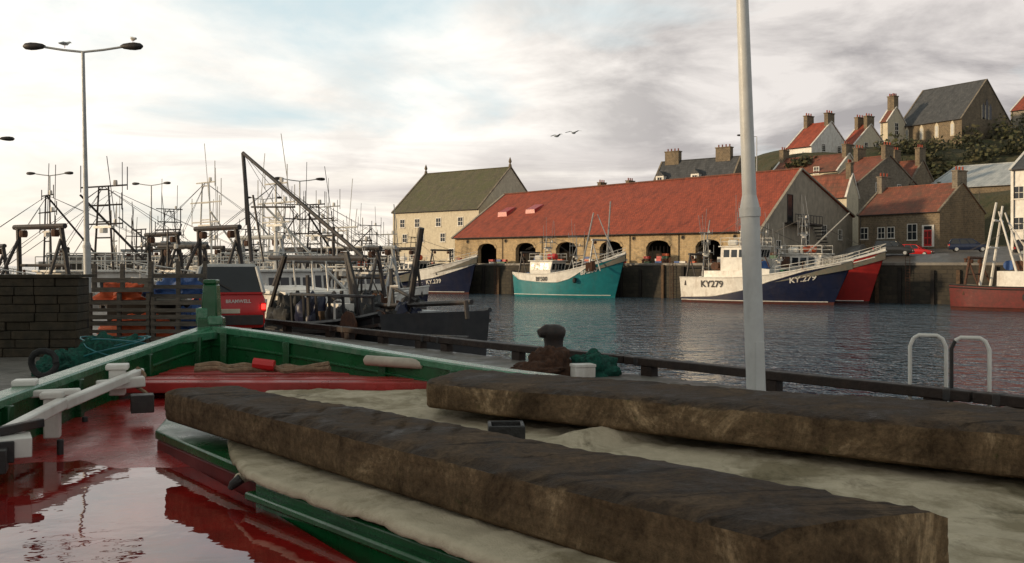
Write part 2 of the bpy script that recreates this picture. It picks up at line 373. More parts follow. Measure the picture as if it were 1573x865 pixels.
for i in range(12):
    x=-20+i*9.5; mb.lathe((x,.35,4.32),[(.16,0),(.14,.25),(.2,.33),(.2,.42),(.05,.46)],RUST,8)
part(g,'fender_piles',mb)
g=group('fish_boxes',S(20,2,4.25),RZ); mb=MB()
for i in range(34):
    x=R.uniform(-32,30); 
    if 10<x<30 and R.random()<.5: continue
    for k in range(R.randint(1,4)): mb.cbox((x,R.uniform(0,.3),k*.32),.8,.5,.3,R.choice([BLUEP,REDP,WHITE,GALV,ORANGE,GREENH,RUST]))
part(g,'stacked_boxes',mb)
g=group('harbour_breakwater',(-47,158,0)); mb=MB()
a=Vector((-72,150,0));b=Vector((-20,162,0)); d=(b-a).normalized(); nn=Vector((-d.y,d.x,0))*3
mb.hexa([a-nn+Vector((0,0,-8)),b-nn+Vector((0,0,-8)),b+nn+Vector((0,0,-8)),a+nn+Vector((0,0,-8)),a-nn+Vector((0,0,4.6)),b-nn+Vector((0,0,4.6)),b+nn+Vector((0,0,4.6)),a+nn+Vector((0,0,4.6))],QUAYW)
mb.hexa([a+nn*.6+Vector((0,0,4.6)),b+nn*.6+Vector((0,0,4.6)),b+nn+Vector((0,0,4.6)),a+nn+Vector((0,0,4.6)),a+nn*.6+Vector((0,0,5.7)),b+nn*.6+Vector((0,0,5.7)),b+nn+Vector((0,0,5.7)),a+nn+Vector((0,0,5.7))],CONC)
part(g,'wall',mb,world=True)
# ------------------------------------------------------------------ buildings
def window(mb,T,cx,cz,w_,h,bars=(1,1),frame=WHITE,fw=.09):
    """T(u,z,o): point on wall, o metres outwards"""
    def pb(u0,u1,z0,z1,o0,o1,m):
        P=[T(u0,z0,o0),T(u1,z0,o0),T(u1,z0,o1),T(u0,z0,o1),T(u0,z1,o0),T(u1,z1,o0),T(u1,z1,o1),T(u0,z1,o1)]
        mb.hexa(P,m)
    u0,u1,z0,z1=cx-w_/2,cx+w_/2,cz-h/2,cz+h/2
    pb(u0,u1,z0,z1,-.1,.015,GLASS)
    pb(u0-fw,u0,z0-fw,z1+fw,-.1,.07,frame); pb(u1,u1+fw,z0-fw,z1+fw,-.1,.07,frame)
    pb(u0,u1,z1,z1+fw,-.1,.07,frame); pb(u0-fw*1.5,u1+fw*1.5,z0-fw*1.6,z0-.001,-.1,.14,frame)
    for i in range(bars[0]):
        u=u0+(i+1)*(u1-u0)/(bars[0]+1); pb(u-.025,u+.025,z0,z1,-.05,.045,frame)
    for i in range(bars[1]):
        z=z0+(i+1)*(z1-z0)/(bars[1]+1); pb(u0,u1,z-.03,z+.03,-.05,.04,frame)
def chimney(mb,x,y,z,sx,sy,h,m,pots=3):
    mb.cbox((x,y,z-2.5),sx,sy,h+2.5,m); mb.cbox((x,y,z+h),sx+.2,sy+.2,.18,m)
    for i in range(pots):
        k=(i-(pots-1)/2)*sy/max(pots,1) if sy>sx else 0; kx=(i-(pots-1)/2)*sx/max(pots,1) if sx>=sy else 0
        mb.lathe((x+kx,y+k,z+h+.18),[(.15,0),(.12,.35),(.15,.5)],PANT,7)
def gabled(name,o,rz,L,W,e,r,zb,wall,roof,fw,gw,chim,skew,ry,chm,ch):
    g=group(name,(o[0],o[1],zb),rz); bz=-4
    mb=MB(); yr=W*ry
    prof=[(0,bz),(W,bz),(W,e),(yr,r),(0,e)]
    vs=[(0,y,z) for y,z in prof]+[(L,y,z) for y,z in prof]
    mb.add(vs,[(0,1,2,3,4),(9,8,7,6,5),(0,4,9,5),(1,6,7,2)],wall)
    part(g,'walls',mb)
    mb=MB(); t=.14; oh=.25
    sl=(r-e)/yr; sl2=(r-e)/(W-yr)
    for (ya,za,yb,zb_) in ((-oh,e-oh*sl,yr,r),(W+oh,e-oh*sl2,yr,r)):
        mb.hexa([(-.05,ya,za+.02),(L+.05,ya,za+.02),(L+.05,yb,zb_+.02),(-.05,yb,zb_+.02),(-.05,ya,za+t),(L+.05,ya,za+t),(L+.05,yb,zb_+t),(-.05,yb,zb_+t)],roof)
    part(g,'roof',mb,smooth=False)
    mb=MB()
    for x0 in (-.14,L-.16):
        for (ya,za,yb,zb_) in ((-.28,e-.28*sl+.12,yr,r+.12),(W+.28,e-.28*sl2+.12,yr,r+.12)):
            mb.bar((x0+.15,ya,za+.05),(x0+.15,yb,zb_+.07),.32,.16,skew)
    mb.tube([(0,yr,r+t),(L,yr,r+t)],.12,roof,6)
    mb.tube([(0,-oh-.05,e-oh*sl+.04),(L,-oh-.05,e-oh*sl+.04)],.07,DARKST,6)
    mb.tube([(.4,-.1,e-.2),(.4,-.1,0)],.05,DARKST,5)
    part(g,'trim',mb)
    mb=MB(); TF=lambda a,z,o_:(a,-o_,z); TG=lambda a,z,o_:(L+o_,a,z)
    for q in fw: window(mb,TF,q[0]*L,q[1]*e,q[2],q[3],frame=q[4] if len(q)>4 else WHITE)
    for q in gw: window(mb,TG,q[0]*W,q[1]*e,q[2],q[3],frame=q[4] if len(q)>4 else WHITE)
    if mb.v: part(g,'windows',mb)
    mb=MB()
    for c in chim: chimney(mb,.45+c[0]*(L-.9),yr,r,.8,min(2.2,W*.25),ch,chm,3)
    if chim: part(g,'chimneys',mb,.03)
    return g,L,W,e,r,yr
def house(name,pxL,pxR,pxG,d,eave,apex,base=None,rz=RZ,wall=GREYW,roof=PANT2,fw=(),gw=(),chim=((0,),(1,)),skew=WHITE,ry=.5,chm=STONE,ch=1.6):
    u=Vector((math.cos(rz),math.sin(rz))); nv=Vector((-u.y,u.x))
    rL,rR,rG=rr(pxL),rr(pxR),rr(pxG); x=rR*d
    W=(rG*d-x)/(nv.x-rG*nv.y); L=(x-rL*d)/(u.x-rL*u.y)
    ze=H+(408-eave)/F*d; dm=d+nv.y*W*ry; zr=H+(408-apex)/F*dm
    o=Vector((x,d))-u*L
    cx=o+u*L/2+nv*W/2
    zb=base if base is not None else terr(cx.x,cx.y)
    return gabled(name,o,rz,L,W,ze-zb,zr-zb,zb,wall,roof,fw,gw,chim,skew,ry,chm,ch)
g=group('fish_market_building',(-8.6,147,4.1),RZ)
L=49.;W=31.;e0=4.15;e=4.25;rL,rR=11.1,12.2;yr=12.;be=6.9
mb=MB()
AR=[6.3,13.45,20.6,27.8,35.0,42.1]; hw=1.8; sp_=2.3; rise=.85
def archz(dx): return sp_+rise*math.sqrt(max(0,1-(dx/hw)**2))
prev=0
for c in AR:
    mb.add([(prev,0,-3),(c-hw,0,-3),(c-hw,0,e),(prev,0,e)],[(0,1,2,3)],SAND)
    k=12; pts=[c-hw+2*hw*i/k for i in range(k+1)]
    for i in range(k):
        a_,b_=pts[i],pts[i+1]; za,zb_=archz(a_-c),archz(b_-c)
        mb.add([(a_,0,za),(b_,0,zb_),(b_,0,e),(a_,0,e)],[(0,1,2,3)],SAND)
        mb.add([(a_,0,za),(b_,0,zb_),(b_,.8,zb_),(a_,.8,za)],[(0,1,2,3)],SAND)
    for xx in (c-hw,c+hw): mb.add([(xx,0,-3),(xx,.8,-3),(xx,.8,sp_),(xx,0,sp_)],[(0,1,2,3)],SAND)
    prev=c+hw
mb.add([(prev,0,-3),(L,0,-3),(L,0,e),(prev,0,e)],[(0,1,2,3)],SAND)
part(g,'front_wall',mb,smooth=False)
mb=MB()
mb.add([(L,0,-3),(L,W,-3),(L,W,be),(L,yr,rR),(L,0,e)],[(0,1,2,3,4)],GREYW)
mb.add([(0,0,-3),(0,W,-3),(0,W,be),(0,yr,rL),(0,0,e)],[(0,1,2,3,4)],GREYW)
mb.add([(0,W,-3),(L,W,-3),(L,W,be),(0,W,be)],[(0,1,2,3)],GREYW)
part(g,'gable_walls',mb,smooth=False)
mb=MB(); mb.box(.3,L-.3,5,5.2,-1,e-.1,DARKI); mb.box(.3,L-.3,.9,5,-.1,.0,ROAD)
for c in AR:
    for k in range(5):
        if R.random()<.6: mb.cbox((c+R.uniform(-1.3,1.3),R.uniform(2,4),0),.8,.6,R.uniform(.4,1.5),R.choice([BLUEP,WHITE,GALV,RUST]))
    if c in (35.0,): 
        for k in range(7): mb.tube([(c-1.7+k*.56,.5,0),(c-1.7+k*.56,.5,2.4)],.04,DARKST,4)
part(g,'interior',mb)
mb=MB(); t=.16
mb.hexa([(-.2,-.5,e-.35),(L+.2,-.5,e-.35),(L+.2,yr,rR+.02),(-.2,yr,rL+.02),(-.2,-.5,e-.35+t),(L+.2,-.5,e-.35+t),(L+.2,yr,rR+t),(-.2,yr,rL+t)],PANT)
mb.hexa([(-.2,W+.4,be-.1),(L+.2,W+.4,be-.1),(L+.2,yr,rR+.02),(-.2,yr,rL+.02),(-.2,W+.4,be-.1+t),(L+.2,W+.4,be-.1+t),(L+.2,yr,rR+t),(-.2,yr,rL+t)],PANT)
mb.tube([(-.2,yr,rL+.2),(L+.2,yr,rR+.2)],.16,PANT2,6)
part(g,'pantile_roof',mb,smooth=False)
mb=MB()
for x0,rr_ in ((L+.12,rR),(-.12,rL)):
    mb.bar((x0,-.6,e-.25),(x0,yr,rr_+.2),.34,.2,GREYW); mb.bar((x0,W+.4,be+.1),(x0,yr,rr_+.2),.34,.2,GREYW)
mb.tube([(0,-.62,e-.3),(L,-.62,e-.3)],.09,DARKST,6)
for c in [2.6]+[a+3.57 for a in AR]:
    mb.lathe((c,-.06,3.45),[(.3,0),(.3,.05)],STONE,12,'y'); mb.lathe((c,-.08,3.45),[(.2,0),(.2,.05)],DARKI,12,'y')
for c in AR[:5]: mb.tube([(c+3.0,-.1,e-.4),(c+3.0,-.1,0)],.05,DARKST,5)
for c in AR:
    k=12
    for i in range(k):
        a_=c-hw+2*hw*i/k; b_=c-hw+2*hw*(i+1)/k
        mb.bar((a_,-.03,archz(a_-c)+.14),(b_,-.03,archz(b_-c)+.14),.1,.3,SAND)
part(g,'stone_trim',mb)
mb=MB()
for (x,yy) in ((5.2,6.2),(10.2,6.6)):
    zz=e+(yy/yr)*((rL+rR)/2-e); mb.hexa([(x-.9,yy-1.3,zz-.8),(x+.9,yy-1.3,zz-.8),(x+.9,yy+.9,zz+.6),(x-.9,yy+.9,zz+.6),(x-.8,yy-1.3,zz-.1),(x+.8,yy-1.3,zz-.1),(x+.8,yy+.9,zz+.75),(x-.8,yy+.9,zz+.75)],REDB)
part(g,'roof_vents',mb)
mb=MB(); TG=lambda a,z,o_:(L+o_,a,z)
window(mb,TG,8.6,7.1,1.6,3.4,(0,0),DARKST); window(mb,TG,5,2.2,1.2,1.5); window(mb,TG,20,4.6,1.6,1.4); window(mb,TG,14,3.2,1.3,1.4); window(mb,TG,26,4.2,1.3,1.3)
mb.box(L,L+1.4,7,16,5.1,5.3,DARKST)
for k in range(10): mb.tube([(L+1.35,7+k,5.3),(L+1.35,7+k,6.3)],.04,DARKST,4)
mb.tube([(L+1.35,7,6.3),(L+1.35,16,6.3)],.05,DARKST,4)
for k in range(12): mb.box(L+.1,L+1.3,16+k*.35,16.3+k*.35,5.0-k*.42,5.15-k*.42,DARKST)
part(g,'gable_openings',mb)
g2,L2,W2,e2,r2,y2=house('harbour_office_building',603,735,829,156,320,258,4.1,wall=CREAM,roof=MOSSR,chim=(),skew=STONEG,fw=((.12,.78,1,1.3),(.3,.78,1,1.3),(.55,.78,1,1.3),(.8,.78,1,1.3),(.15,.5,1,1.3),(.35,.5,1,1.3),(.6,.5,1,1.3),(.85,.5,1,1.3),(.25,.2,1,1.6),(.7,.2,1,1.6)),gw=((.5,1.15,.8,1.2),))
mb=MB()
for x in (0.1,L2-.1): mb.lathe((x,y2,r2+.1),[(.3,0),(.22,.5),(.1,.6),(.28,.95),(.2,1.25),(.03,1.7)],STONE,8)
part(g2,'ridge_finials',mb)
gA,LA,WA,eA,rA,yA=house('slate_roofed_house',1000,1122,1152,172,282,241,wall=STONEG,roof=SLATE,chim=(),chm=STONEG,skew=STONEG)
mb=MB(); 
for x in (2.4,LA-3.2): chimney(mb,x,yA,rA-.2,2.9,1.2,2.0,STONE,4)
part(gA,'chimneys',mb,.03)
mb=MB()
for x in (1.6,LA*.55):
    zz=eA+.9; mb.box(x-.8,x+.8,.3,2.6,zz-.6,zz+1.3,WHITE); mb.add([(x-.95,.2,zz+1.3),(x+.95,.2,zz+1.3),(x,.2,zz+2.2),(x-.95,3.4,zz+1.3),(x+.95,3.4,zz+1.3),(x,3.4,zz+2.2)],[(0,1,2),(0,2,5,3),(1,4,5,2)],SLATE)
    window(mb,lambda a,z,o_:(a,.3-o_,z),x,zz+.4,.9,1.2)
part(gA,'dormers',mb)
house('pantile_house',880,965,1000,188,312,296,wall=GREYW,roof=PANT2,ch=2.3,chim=((.3,),(.85,)))
house('white_gabled_house',1208,1246,1306,180,224,188,wall=WHITE,roof=PANT,rz=-.9,chim=((0,),(1,)),gw=((.3,.9,.9,1.3),(.7,.9,.9,1.3),(.3,.6,.9,1.3),(.7,.6,.9,1.3)),skew=WHITE)
house('pantile_house',1182,1286,1322,168,262,237,wall=CREAM,roof=PANT2,rz=-.8,chim=((0,),(1,)),fw=((.3,.8,.9,1.1),(.7,.8,.9,1.1)),gw=((.5,.8,.9,1.2),))
house('cream_house',1292,1312,1362,188,222,192,wall=CREAM,roof=PANT,rz=-1.0,chim=((0,),(1,)),gw=((.35,.85,.9,1.3),(.7,.85,.9,1.3)))
house('tall_cream_house',1352,1363,1390,196,186,165,wall=CREAM,roof=PANT2,rz=-1.0,chim=((0,),(1,)),ch=2.2,gw=((.5,.85,1,1.4),(.5,.6,1,1.4)))
house('stone_gabled_house',1268,1318,1412,150,282,240,wall=STONEG,roof=PANT2,rz=-.95,chim=((0,),(1,)),skew=STONEG,fw=((.3,.75,.9,1.3),(.7,.75,.9,1.3),(.5,.5,.9,1.3)),gw=((.3,.7,.9,1.3),(.65,.7,.9,1.3)))
house('pantile_house',1352,1398,1436,158,282,247,wall=STONE,roof=PANT2,rz=-.9,chim=((0,),(1,)),ch=2,skew=STONEG)
house('cream_house',1225,1300,1318,146,300,268,wall=CREAM,roof=PANT2,rz=-.8,chim=((1,),),fw=((.8,.85,.8,1.1),))
gC,LC,WC,eC,rC,yC=house('stone_church',1380,1477,1552,188,181,123,rz=-1.04,wall=STONE,roof=SLATE,chim=(),skew=STONEG,fw=())
mb=MB()
for i in range(4):
    x=LC*(.14+.24*i); mb.box(x-.45,x+.45,-.08,.05,eC*.25,eC*.78,CREAM)
    mb.add([(x-.45,-.08,eC*.78),(x+.45,-.08,eC*.78),(x,-.08,eC*.78+.9)],[(0,1,2)],CREAM); mb.box(x-.28,x+.28,-.11,-.085,eC*.3,eC*.78,GALV)
for dx in (-1.1,0,1.1):
    y=yC+dx; z0=eC+.3; h=3.2 if dx==0 else 2.4
    mb.box(LC-.02,LC+.06,y-.4,y+.4,z0,z0+h,GLASS); mb.add([(LC+.07,y-.4,z0+h),(LC+.07,y+.4,z0+h),(LC+.07,y,z0+h+.8)],[(0,1,2)],GLASS)
for k in range(3): mb.bar((LC+.1,yC-1.7+k*1.1,eC+.2),(LC+.1,yC-1.7+k*1.1,eC+3),.08,.14,CREAM)
part(gC,'lancet_windows',mb)
house('metal_roofed_shed',1420,1556,1640,150,284,248,rz=-.8,wall=STONE,roof=METR,chim=(),skew=GALV)
gK,LK,WK,eK,rK,yK=house('stone_cottage',1318,1443,1512,126,324,282,6.55,rz=-.98,wall=STONE,roof=PANT2,skew=STONEG,chim=((0,),(1,)),chm=STONEG,fw=((.08,.42,1.1,1.5),(.3,.42,1.0,1.4),(.42,.42,1.0,1.4),(.68,.42,1.3,2.0)))
mb=MB(); x=LK*.87
mb.box(x-.85,x+.85,-.12,.0,-.1,2.75,WHITE); mb.box(x-.55,x+.55,-.17,-.12,0,2.1,REDP); mb.box(x-.55,x+.55,-.15,-.12,2.15,2.6,GLASS)
for k in (-.27,.27):
    for z0 in (.25,1.15): mb.box(x+k-.2,x+k+.2,-.185,-.17,z0,z0+.75,DKRED)
part(gK,'front_door',mb)
house('stone_cottage',1500,1560,1600,142,330,300,rz=-.9,wall=GREYW,roof=SLATE,chim=())
house('white_house',1552,1640,1700,112,255,215,6.2,rz=-.8,wall=WHITE,roof=SLATE,fw=((.15,.7,1,1.4),(.4,.7,1,1.4),(.15,.3,1,1.4),(.4,.3,1,1.4)))
house('cream_house',1552,1600,1650,205,165,135,rz=-.9,wall=GREYW,roof=PANT)
# added unseen building behind left of the viewpoint, shades foreground from low sun
gabled('added_shade_building',(-31,-34),math.radians(90),47,14,7.2,10.6,2.2,STONE,SLATE,[(.1+.16*i,.62,1.3,1.7) for i in range(6)]+[(.1+.16*i,.28,1.3,1.7) for i in range(6)],((.3,.6,1.3,1.7),(.7,.6,1.3,1.7)),(),STONEG,.5,STONE,1.6)
def shrubs(name,cs,leaf=.5):
    mb=MB(); c0=cs[0][0]
    for c,rx,rz_,cnt in cs:
        for i in range(cnt):
            q=Vector((R.gauss(0,1),R.gauss(0,1),R.gauss(0,1))).normalized()*(R.random()**.35)
            k=1+.5*noise.noise(q*2+c*.1)
            p=c+Vector((q.x*rx*k,q.y*rx*k,abs(q.z)*rz_*k)); a=Vector((R.gauss(0,1),R.gauss(0,1),R.gauss(0,1))).normalized(); b_=a.orthogonal().normalized(); l=leaf*R.uniform(.5,1.2)
            mb.add([p-a*l,p+b_*l*.7,p+a*l,p-b_*l*.7],[(0,1,2,3)],LEAF)
    return part(None,name,mb,smooth=False,loc=tuple(c0))
cs=[]
for i in range(46):
    px=R.uniform(1345,1640); d=R.uniform(158,186); p=at(px,0,d); z=terr(p.x,p.y); cs.append((Vector((p.x,p.y,z-.3)),R.uniform(2,4),R.uniform(1.5,3.6),150))
for i in range(14):
    px=R.uniform(1490,1620); d=R.uniform(186,215); p=at(px,0,d); z=terr(p.x,p.y); cs.append((Vector((p.x,p.y,z-.3)),R.uniform(2,4),R.uniform(3,6),150))
for i in range(8):
    px=R.uniform(1130,1260); p=at(px,0,176); z=terr(p.x,p.y); cs.append((Vector((p.x,p.y,z-.3)),2.5,2.5,110))
shrubs('hillside_shrubs',cs)
# ------------------------------------------------------------------ street lamps
d_dark=True
def lamp(loc,h,arm=2.0,ang=0,r=.09,comp=2.4,lean=(0,0),m=GALV,single=False):
    g=group('street_lamp',loc,ang); mb=MB()
    lx,ly=lean
    P=lambda z:(lx*z/h,ly*z/h,z)
    mb.tube([P(-.1),P(comp-.06),P(comp),P(comp+.12)],[r*1.28,r*1.28,r*1.28,r*.95],m,14)
    mb.tube([P(comp+.1),P(h*.6),P(h)],[r*.95,r*.75,r*.55],m,14)
    mb.tube([P(comp-.12),P(comp-.02)],r*1.42,m,14)
    q=P(.5); mb.box(q[0]-.05,q[0]+.05,q[1]-r*1.32,q[1]-r*1.2,.35,.95,m)
    part(g,'pole',mb)
    t=Vector(P(h))
    for sgn in ((-1,1) if not single else (-1,)):
        mb=MB(); mb.tube([t,t+Vector((sgn*arm*.5,0,.08)),t+Vector((sgn*arm,0,.2))],.045,m,8); part(g,'arm',mb)
        mb=MB(); c=t+Vector((sgn*(arm+.3),0,.22)); pr=[(.03,-.42),(.10,-.3),(.14,-.05),(.15,.15),(.12,.36),(.04,.45)]
        if sgn<0: pr=[(a_,-b_) for a_,b_ in pr]
        mb.lathe(c,pr,DARKST if d_dark else m,10,'x'); part(g,'lantern',mb)
    return g
PZ=2.2
p=at(135,0,37.5); lamp((p.x,p.y,PZ),10.0,1.55,0,.11,2.6,(-.2,0))
for px,d,zt,single in ((76,88,12.1,False),(232,100,12.2,False),(404,118,12.0,False),(460,88,11.6,True),(-38,62,11.9,False)):
    p=at(px,0,d); lamp((p.x,p.y,2),zt-2,1.5,R.uniform(-.3,.3),.1,2.6,(0,0))
p=at(1162,0,150); z=terr(p.x,p.y); lamp((p.x,p.y,z),H+198*150/F-z,2.3,0,.1,single=True)
d_dark=False
POLE=M('pale_grey_painted_steel',(.54,.545,.53),(.46,.46,.45),3,.45,.15,30,dirt=.5,dirtc=(.20,.17,.14))
p=at(1163,0,11.0); lamp((p.x,p.y,PZ),9.5,2.0,.2,.085,2.47,(-.36,0),POLE)
# ------------------------------------------------------------------ fishing boats
def interp(tab,t):
    for (a,va),(b_,vb) in zip(tab,tab[1:]):
        if t<=b_: return va+(vb-va)*(t-a)/max(1e-6,b_-a)
    return tab[-1][1]
def mast(mb,x,y,z,h,w_,m,whips=3,lattice=True,cross=3,r=.065):
    if lattice:
        for s_ in (-1,1): mb.tube([(x,y+s_*w_/2,z),(x,y+s_*w_*.25,z+h)],[r,r*.7],m,5)
        for i in range(5):
            zz=z+h*(i+1)/5.2; ww=w_*(1-.5*(i+1)/5.2)/2; mb.tube([(x,y-ww,zz),(x,y+ww,zz)],r*.6,m,4)
    else:
        mb.tube([(x,y,z),(x,y,z+h)],[r*1.3,r*.7],m,6)
        for s_ in (-1,1): mb.tube([(x-.8,y+s_*w_*.9,z),(x,y,z+h*.75)],r*.7,m,5)
    for i in range(cross):
        zz=z+h*(.55+.45*i/max(1,cross-1)); ww=w_*R.uniform(.6,1.3)
        mb.tube([(x,y-ww,zz),(x,y+ww,zz)],r*.65,m,4)
        for s_ in (-1,1):
            if R.random()<.8: mb.tube([(x,y+s_*ww,zz-.25),(x,y+s_*ww,zz+R.uniform(.4,1.6))],r*.45,m,4)
        if R.random()<.5: mb.lathe((x,y+ww*.5,zz),[(.1,0),(.12,.1),(.1,.28)],WHITE,6)
    for i in range(whips):
        yy=y+R.uniform(-w_,w_)*1.1; mb.tube([(x+R.uniform(-.4,.4),yy,z+h*R.uniform(.4,.8)),(x+R.uniform(-.4,.4),yy,z+h+R.uniform(.8,2.8))],r*.36,m,4)
    mb.box(x-.1,x+.1,y-.7,y+.7,z+h*.5,z+h*.5+.12,WHITE); mb.lathe((x,y,z+h*.5-.25),[(.2,0),(.2,.25)],WHITE,8)
def gantry(mb,x,wd,z,h,m,r=.12,lean=.4,braces=True):
    for s_ in (-1,1):
        mb.tube([(x,s_*wd/2,z),(x+lean,s_*wd/2*.8,z+h)],r,m,7)
        if braces: mb.tube([(x+h*.45,s_*wd/2,z),(x+lean,s_*wd/2*.8,z+h*.85)],r*.7,m,6)
        mb.lathe((x+lean,s_*wd*.3,z+h-.5),[(.16,0),(.2,.1),(.2,.25),(.16,.35)],RUST,8)
    mb.tube([(x+lean,-wd/2*.95,z+h),(x+lean,wd/2*.95,z+h)],r*1.1,m,7)
    mb.tube([(x+lean*.5,-wd/2*.9,z+h*.55),(x+lean*.5,wd/2*.9,z+h*.55)],r*.7,m,6)
def fboat(loc,rz,L,B,fb,bowh,sternh,hull,upper,split,wh=(-.12,.22,.62,2.3),whm=WHITE,trim=None,texts=(),gant=(-.42,),masts=((.0,3.6),),derr=(),raft=ORANGE,shelter=0,name='fishing_boat',seed=1,rake=1.6,bul=.85,mm=None,whal=.0,clutter=22,bottom=BOTTOM,stay=True,rails=True,gm=None,whips=3,fend=5):
    R.seed(seed); g=group(name,loc,rz); mm=mm or ALU
    def sheer(t): return fb+(bowh-fb)*max(0,(t-.3)/.7)**2+(sternh-fb)*max(0,(.3-t)/.3)**2
    def bd(t): return B/2*((.80+.20*math.sin(min(t/.45,1)*math.pi/2)) if t<.45 else max(.012,(1-((t-.45)/.55)**2.5))**.75)
    def hp(t,z):
        q=max(0,z/sheer(t)); b1=bd(t); b0=b1*(.93-.62*max(0,(t-.35)/.65)**1.3-.12*(t<.05))
        b_=b0+(b1-b0)*min(1.1,q)**.85 if z>=0 else b0*(1+z*.25)
        return (-L/2+L*t+rake*(max(0,t-.55)/.45)**2*(q-.35), b_, z)
    T=[i/26 for i in range(27)]; mb=MB()
    rows=[]
    for t in T:
        sh=sheer(t); zs=interp(split,t)*sh
        rows.append([-.9,-.3,.28]+[.28+(zs-.28)*k/3 for k in (1,2,3)]+[zs+(sh-zs)*k/2 for k in (1,2)])
    rm=[bottom,bottom,hull,hull,hull,upper,upper]
    for sgn in (-1,1):
        for k in range(7):
            vs=[];fs=[]
            for i,t in enumerate(T):
                for kk in (k,k+1):
                    p=hp(t,rows[i][kk]); vs.append((p[0],sgn*p[1],p[2]))
            for i in range(len(T)-1): fs.append((2*i,2*i+2,2*i+3,2*i+1))
            mb.add(vs,fs,rm[k])
    tr=[hp(0,z) for z in rows[0]]; mb.add([(p[0],-p[1],p[2]) for p in tr]+[(p[0],p[1],p[2]) for p in tr],[(k,k+1,9+k-0,8+k) for k in range(7)],hull)
    vs=[];fs=[]
    for t in T:
        p=hp(t,sheer(t)); dz=sheer(t)-bul
        vs+=[(p[0],-p[1],p[2]),(p[0],-p[1]*.93,p[2]),(p[0],-p[1]*.93,dz),(p[0],p[1]*.93,dz),(p[0],p[1]*.93,p[2]),(p[0],p[1],p[2])]
    for i in range(len(T)-1):
        for k in range(5): fs.append((i*6+k,(i+1)*6+k,(i+1)*6+k+1,i*6+k+1))
    mb.add(vs,fs,DECKG); part(g,'hull',mb,angle=50)
    mb=MB()
    for sgn in (-1,1):
        mb.tube([(hp(t,sheer(t))[0],sgn*hp(t,sheer(t))[1],sheer(t)+.02) for t in T],.07,trim or upper,6)
        mb.tube([(hp(t,interp(split,t)*sheer(t))[0],sgn*(hp(t,interp(split,t)*sheer(t))[1]+.02),interp(split,t)*sheer(t)) for t in T[:-1]],.06,trim or DARKST,5)
        mb.tube([(hp(t,.3)[0],sgn*(hp(t,.3)[1]+.01),.3) for t in T[:-1]],.05,WHITE if trim is WHITE else bottom,4)
    part(g,'gunwale',mb)
    dk=lambda x: sheer(min(1,max(0,(x+L/2)/L)))-bul
    zt=0
    if whal>0:
        t0=1-whal; mb=MB(); ts=[t0+(1-t0)*i/8 for i in range(9)]; vs=[]
        for t in ts:
            p=hp(t,sheer(t)); vs+=[(p[0],-p[1]*.99,p[2]),(p[0],-p[1]*.4,p[2]+.3),(p[0],p[1]*.4,p[2]+.3),(p[0],p[1]*.99,p[2])]
        mb.add(vs,[(i*4+k,(i+1)*4+k,(i+1)*4+k+1,i*4+k+1) for i in range(8) for k in range(3)],upper if upper is not hull else WHITE)
        p=hp(t0,sheer(t0)); mb.add([(p[0],-p[1]*.93,dk(p[0])),(p[0],p[1]*.93,dk(p[0])),(p[0],p[1]*.93,p[2]),(p[0],p[1]*.4,p[2]+.29),(p[0],-p[1]*.4,p[2]+.29),(p[0],-p[1]*.93,p[2])],[(0,1,2,3,4,5)],WHITE)
        part(g,'whaleback',mb)
    if shelter:
        a_,b_,hh=shelter; mb=MB(); n_=8
        for i in range(n_):
            t0=a_+(b_-a_)*i/n_; t1=a_+(b_-a_)*(i+1)/n_; p0=hp(t0,sheer(t0));p1=hp(t1,sheer(t1))
            z0,z1=p0[2],p1[2]
            mb.hexa([(p0[0],-p0[1]*.985,z0-.05),(p1[0],-p1[1]*.985,z1-.05),(p1[0],p1[1]*.985,z1-.05),(p0[0],p0[1]*.985,z0-.05),
                     (p0[0],-p0[1]*.94,z0+hh),(p1[0],-p1[1]*.94,z1+hh*(.7 if i==n_-1 else 1)),(p1[0],p1[1]*.94,z1+hh*(.7 if i==n_-1 else 1)),(p0[0],p0[1]*.94,z0+hh)],WHITE if hull is DKRED else upper)
        part(g,'shelter_deck',mb)
        zt=hh+bul
    xc,lf,wf,hh=wh; xc*=L; wl=lf*L; ww=wf*B; zd=dk(xc)+zt; mb=MB()
    mb.box(xc-wl/2,xc+wl/2*.86,-ww/2,ww/2,zd-.3,zd+hh*.52,whm)
    mb.hexa([(xc-wl/2,-ww/2,zd+hh*.52),(xc+wl/2*.86,-ww/2,zd+hh*.52),(xc+wl/2*.86,ww/2,zd+hh*.52),(xc-wl/2,ww/2,zd+hh*.52),
             (xc-wl/2,-ww/2*.93,zd+hh),(xc+wl/2*1.0,-ww/2*.93,zd+hh),(xc+wl/2*1.0,ww/2*.93,zd+hh),(xc-wl/2,ww/2*.93,zd+hh)],whm)
    mb.box(xc-wl/2-.2,xc+wl/2*1.1,-ww/2-.1,ww/2+.1,zd+hh,zd+hh+.12,trim or whm)
    part(g,'wheelhouse',mb,.03)
    mb=MB(); nwn=4
    for sgn in (-1,1):
        for i in range(nwn):
            x0=xc-wl*.42+i*wl*.8/nwn; x1=x0+wl*.8/nwn*.76; za,zb_=zd+hh*.56,zd+hh*.88
            ya=sgn*(ww/2*(1-.07*.1)+.012); yb=sgn*(ww/2*(1-.07*.75)+.012)
            mb.add([(x0,ya,za),(x1,ya,za),(x1,yb,zb_),(x0,yb,zb_)],[(0,1,2,3)],GLASS)
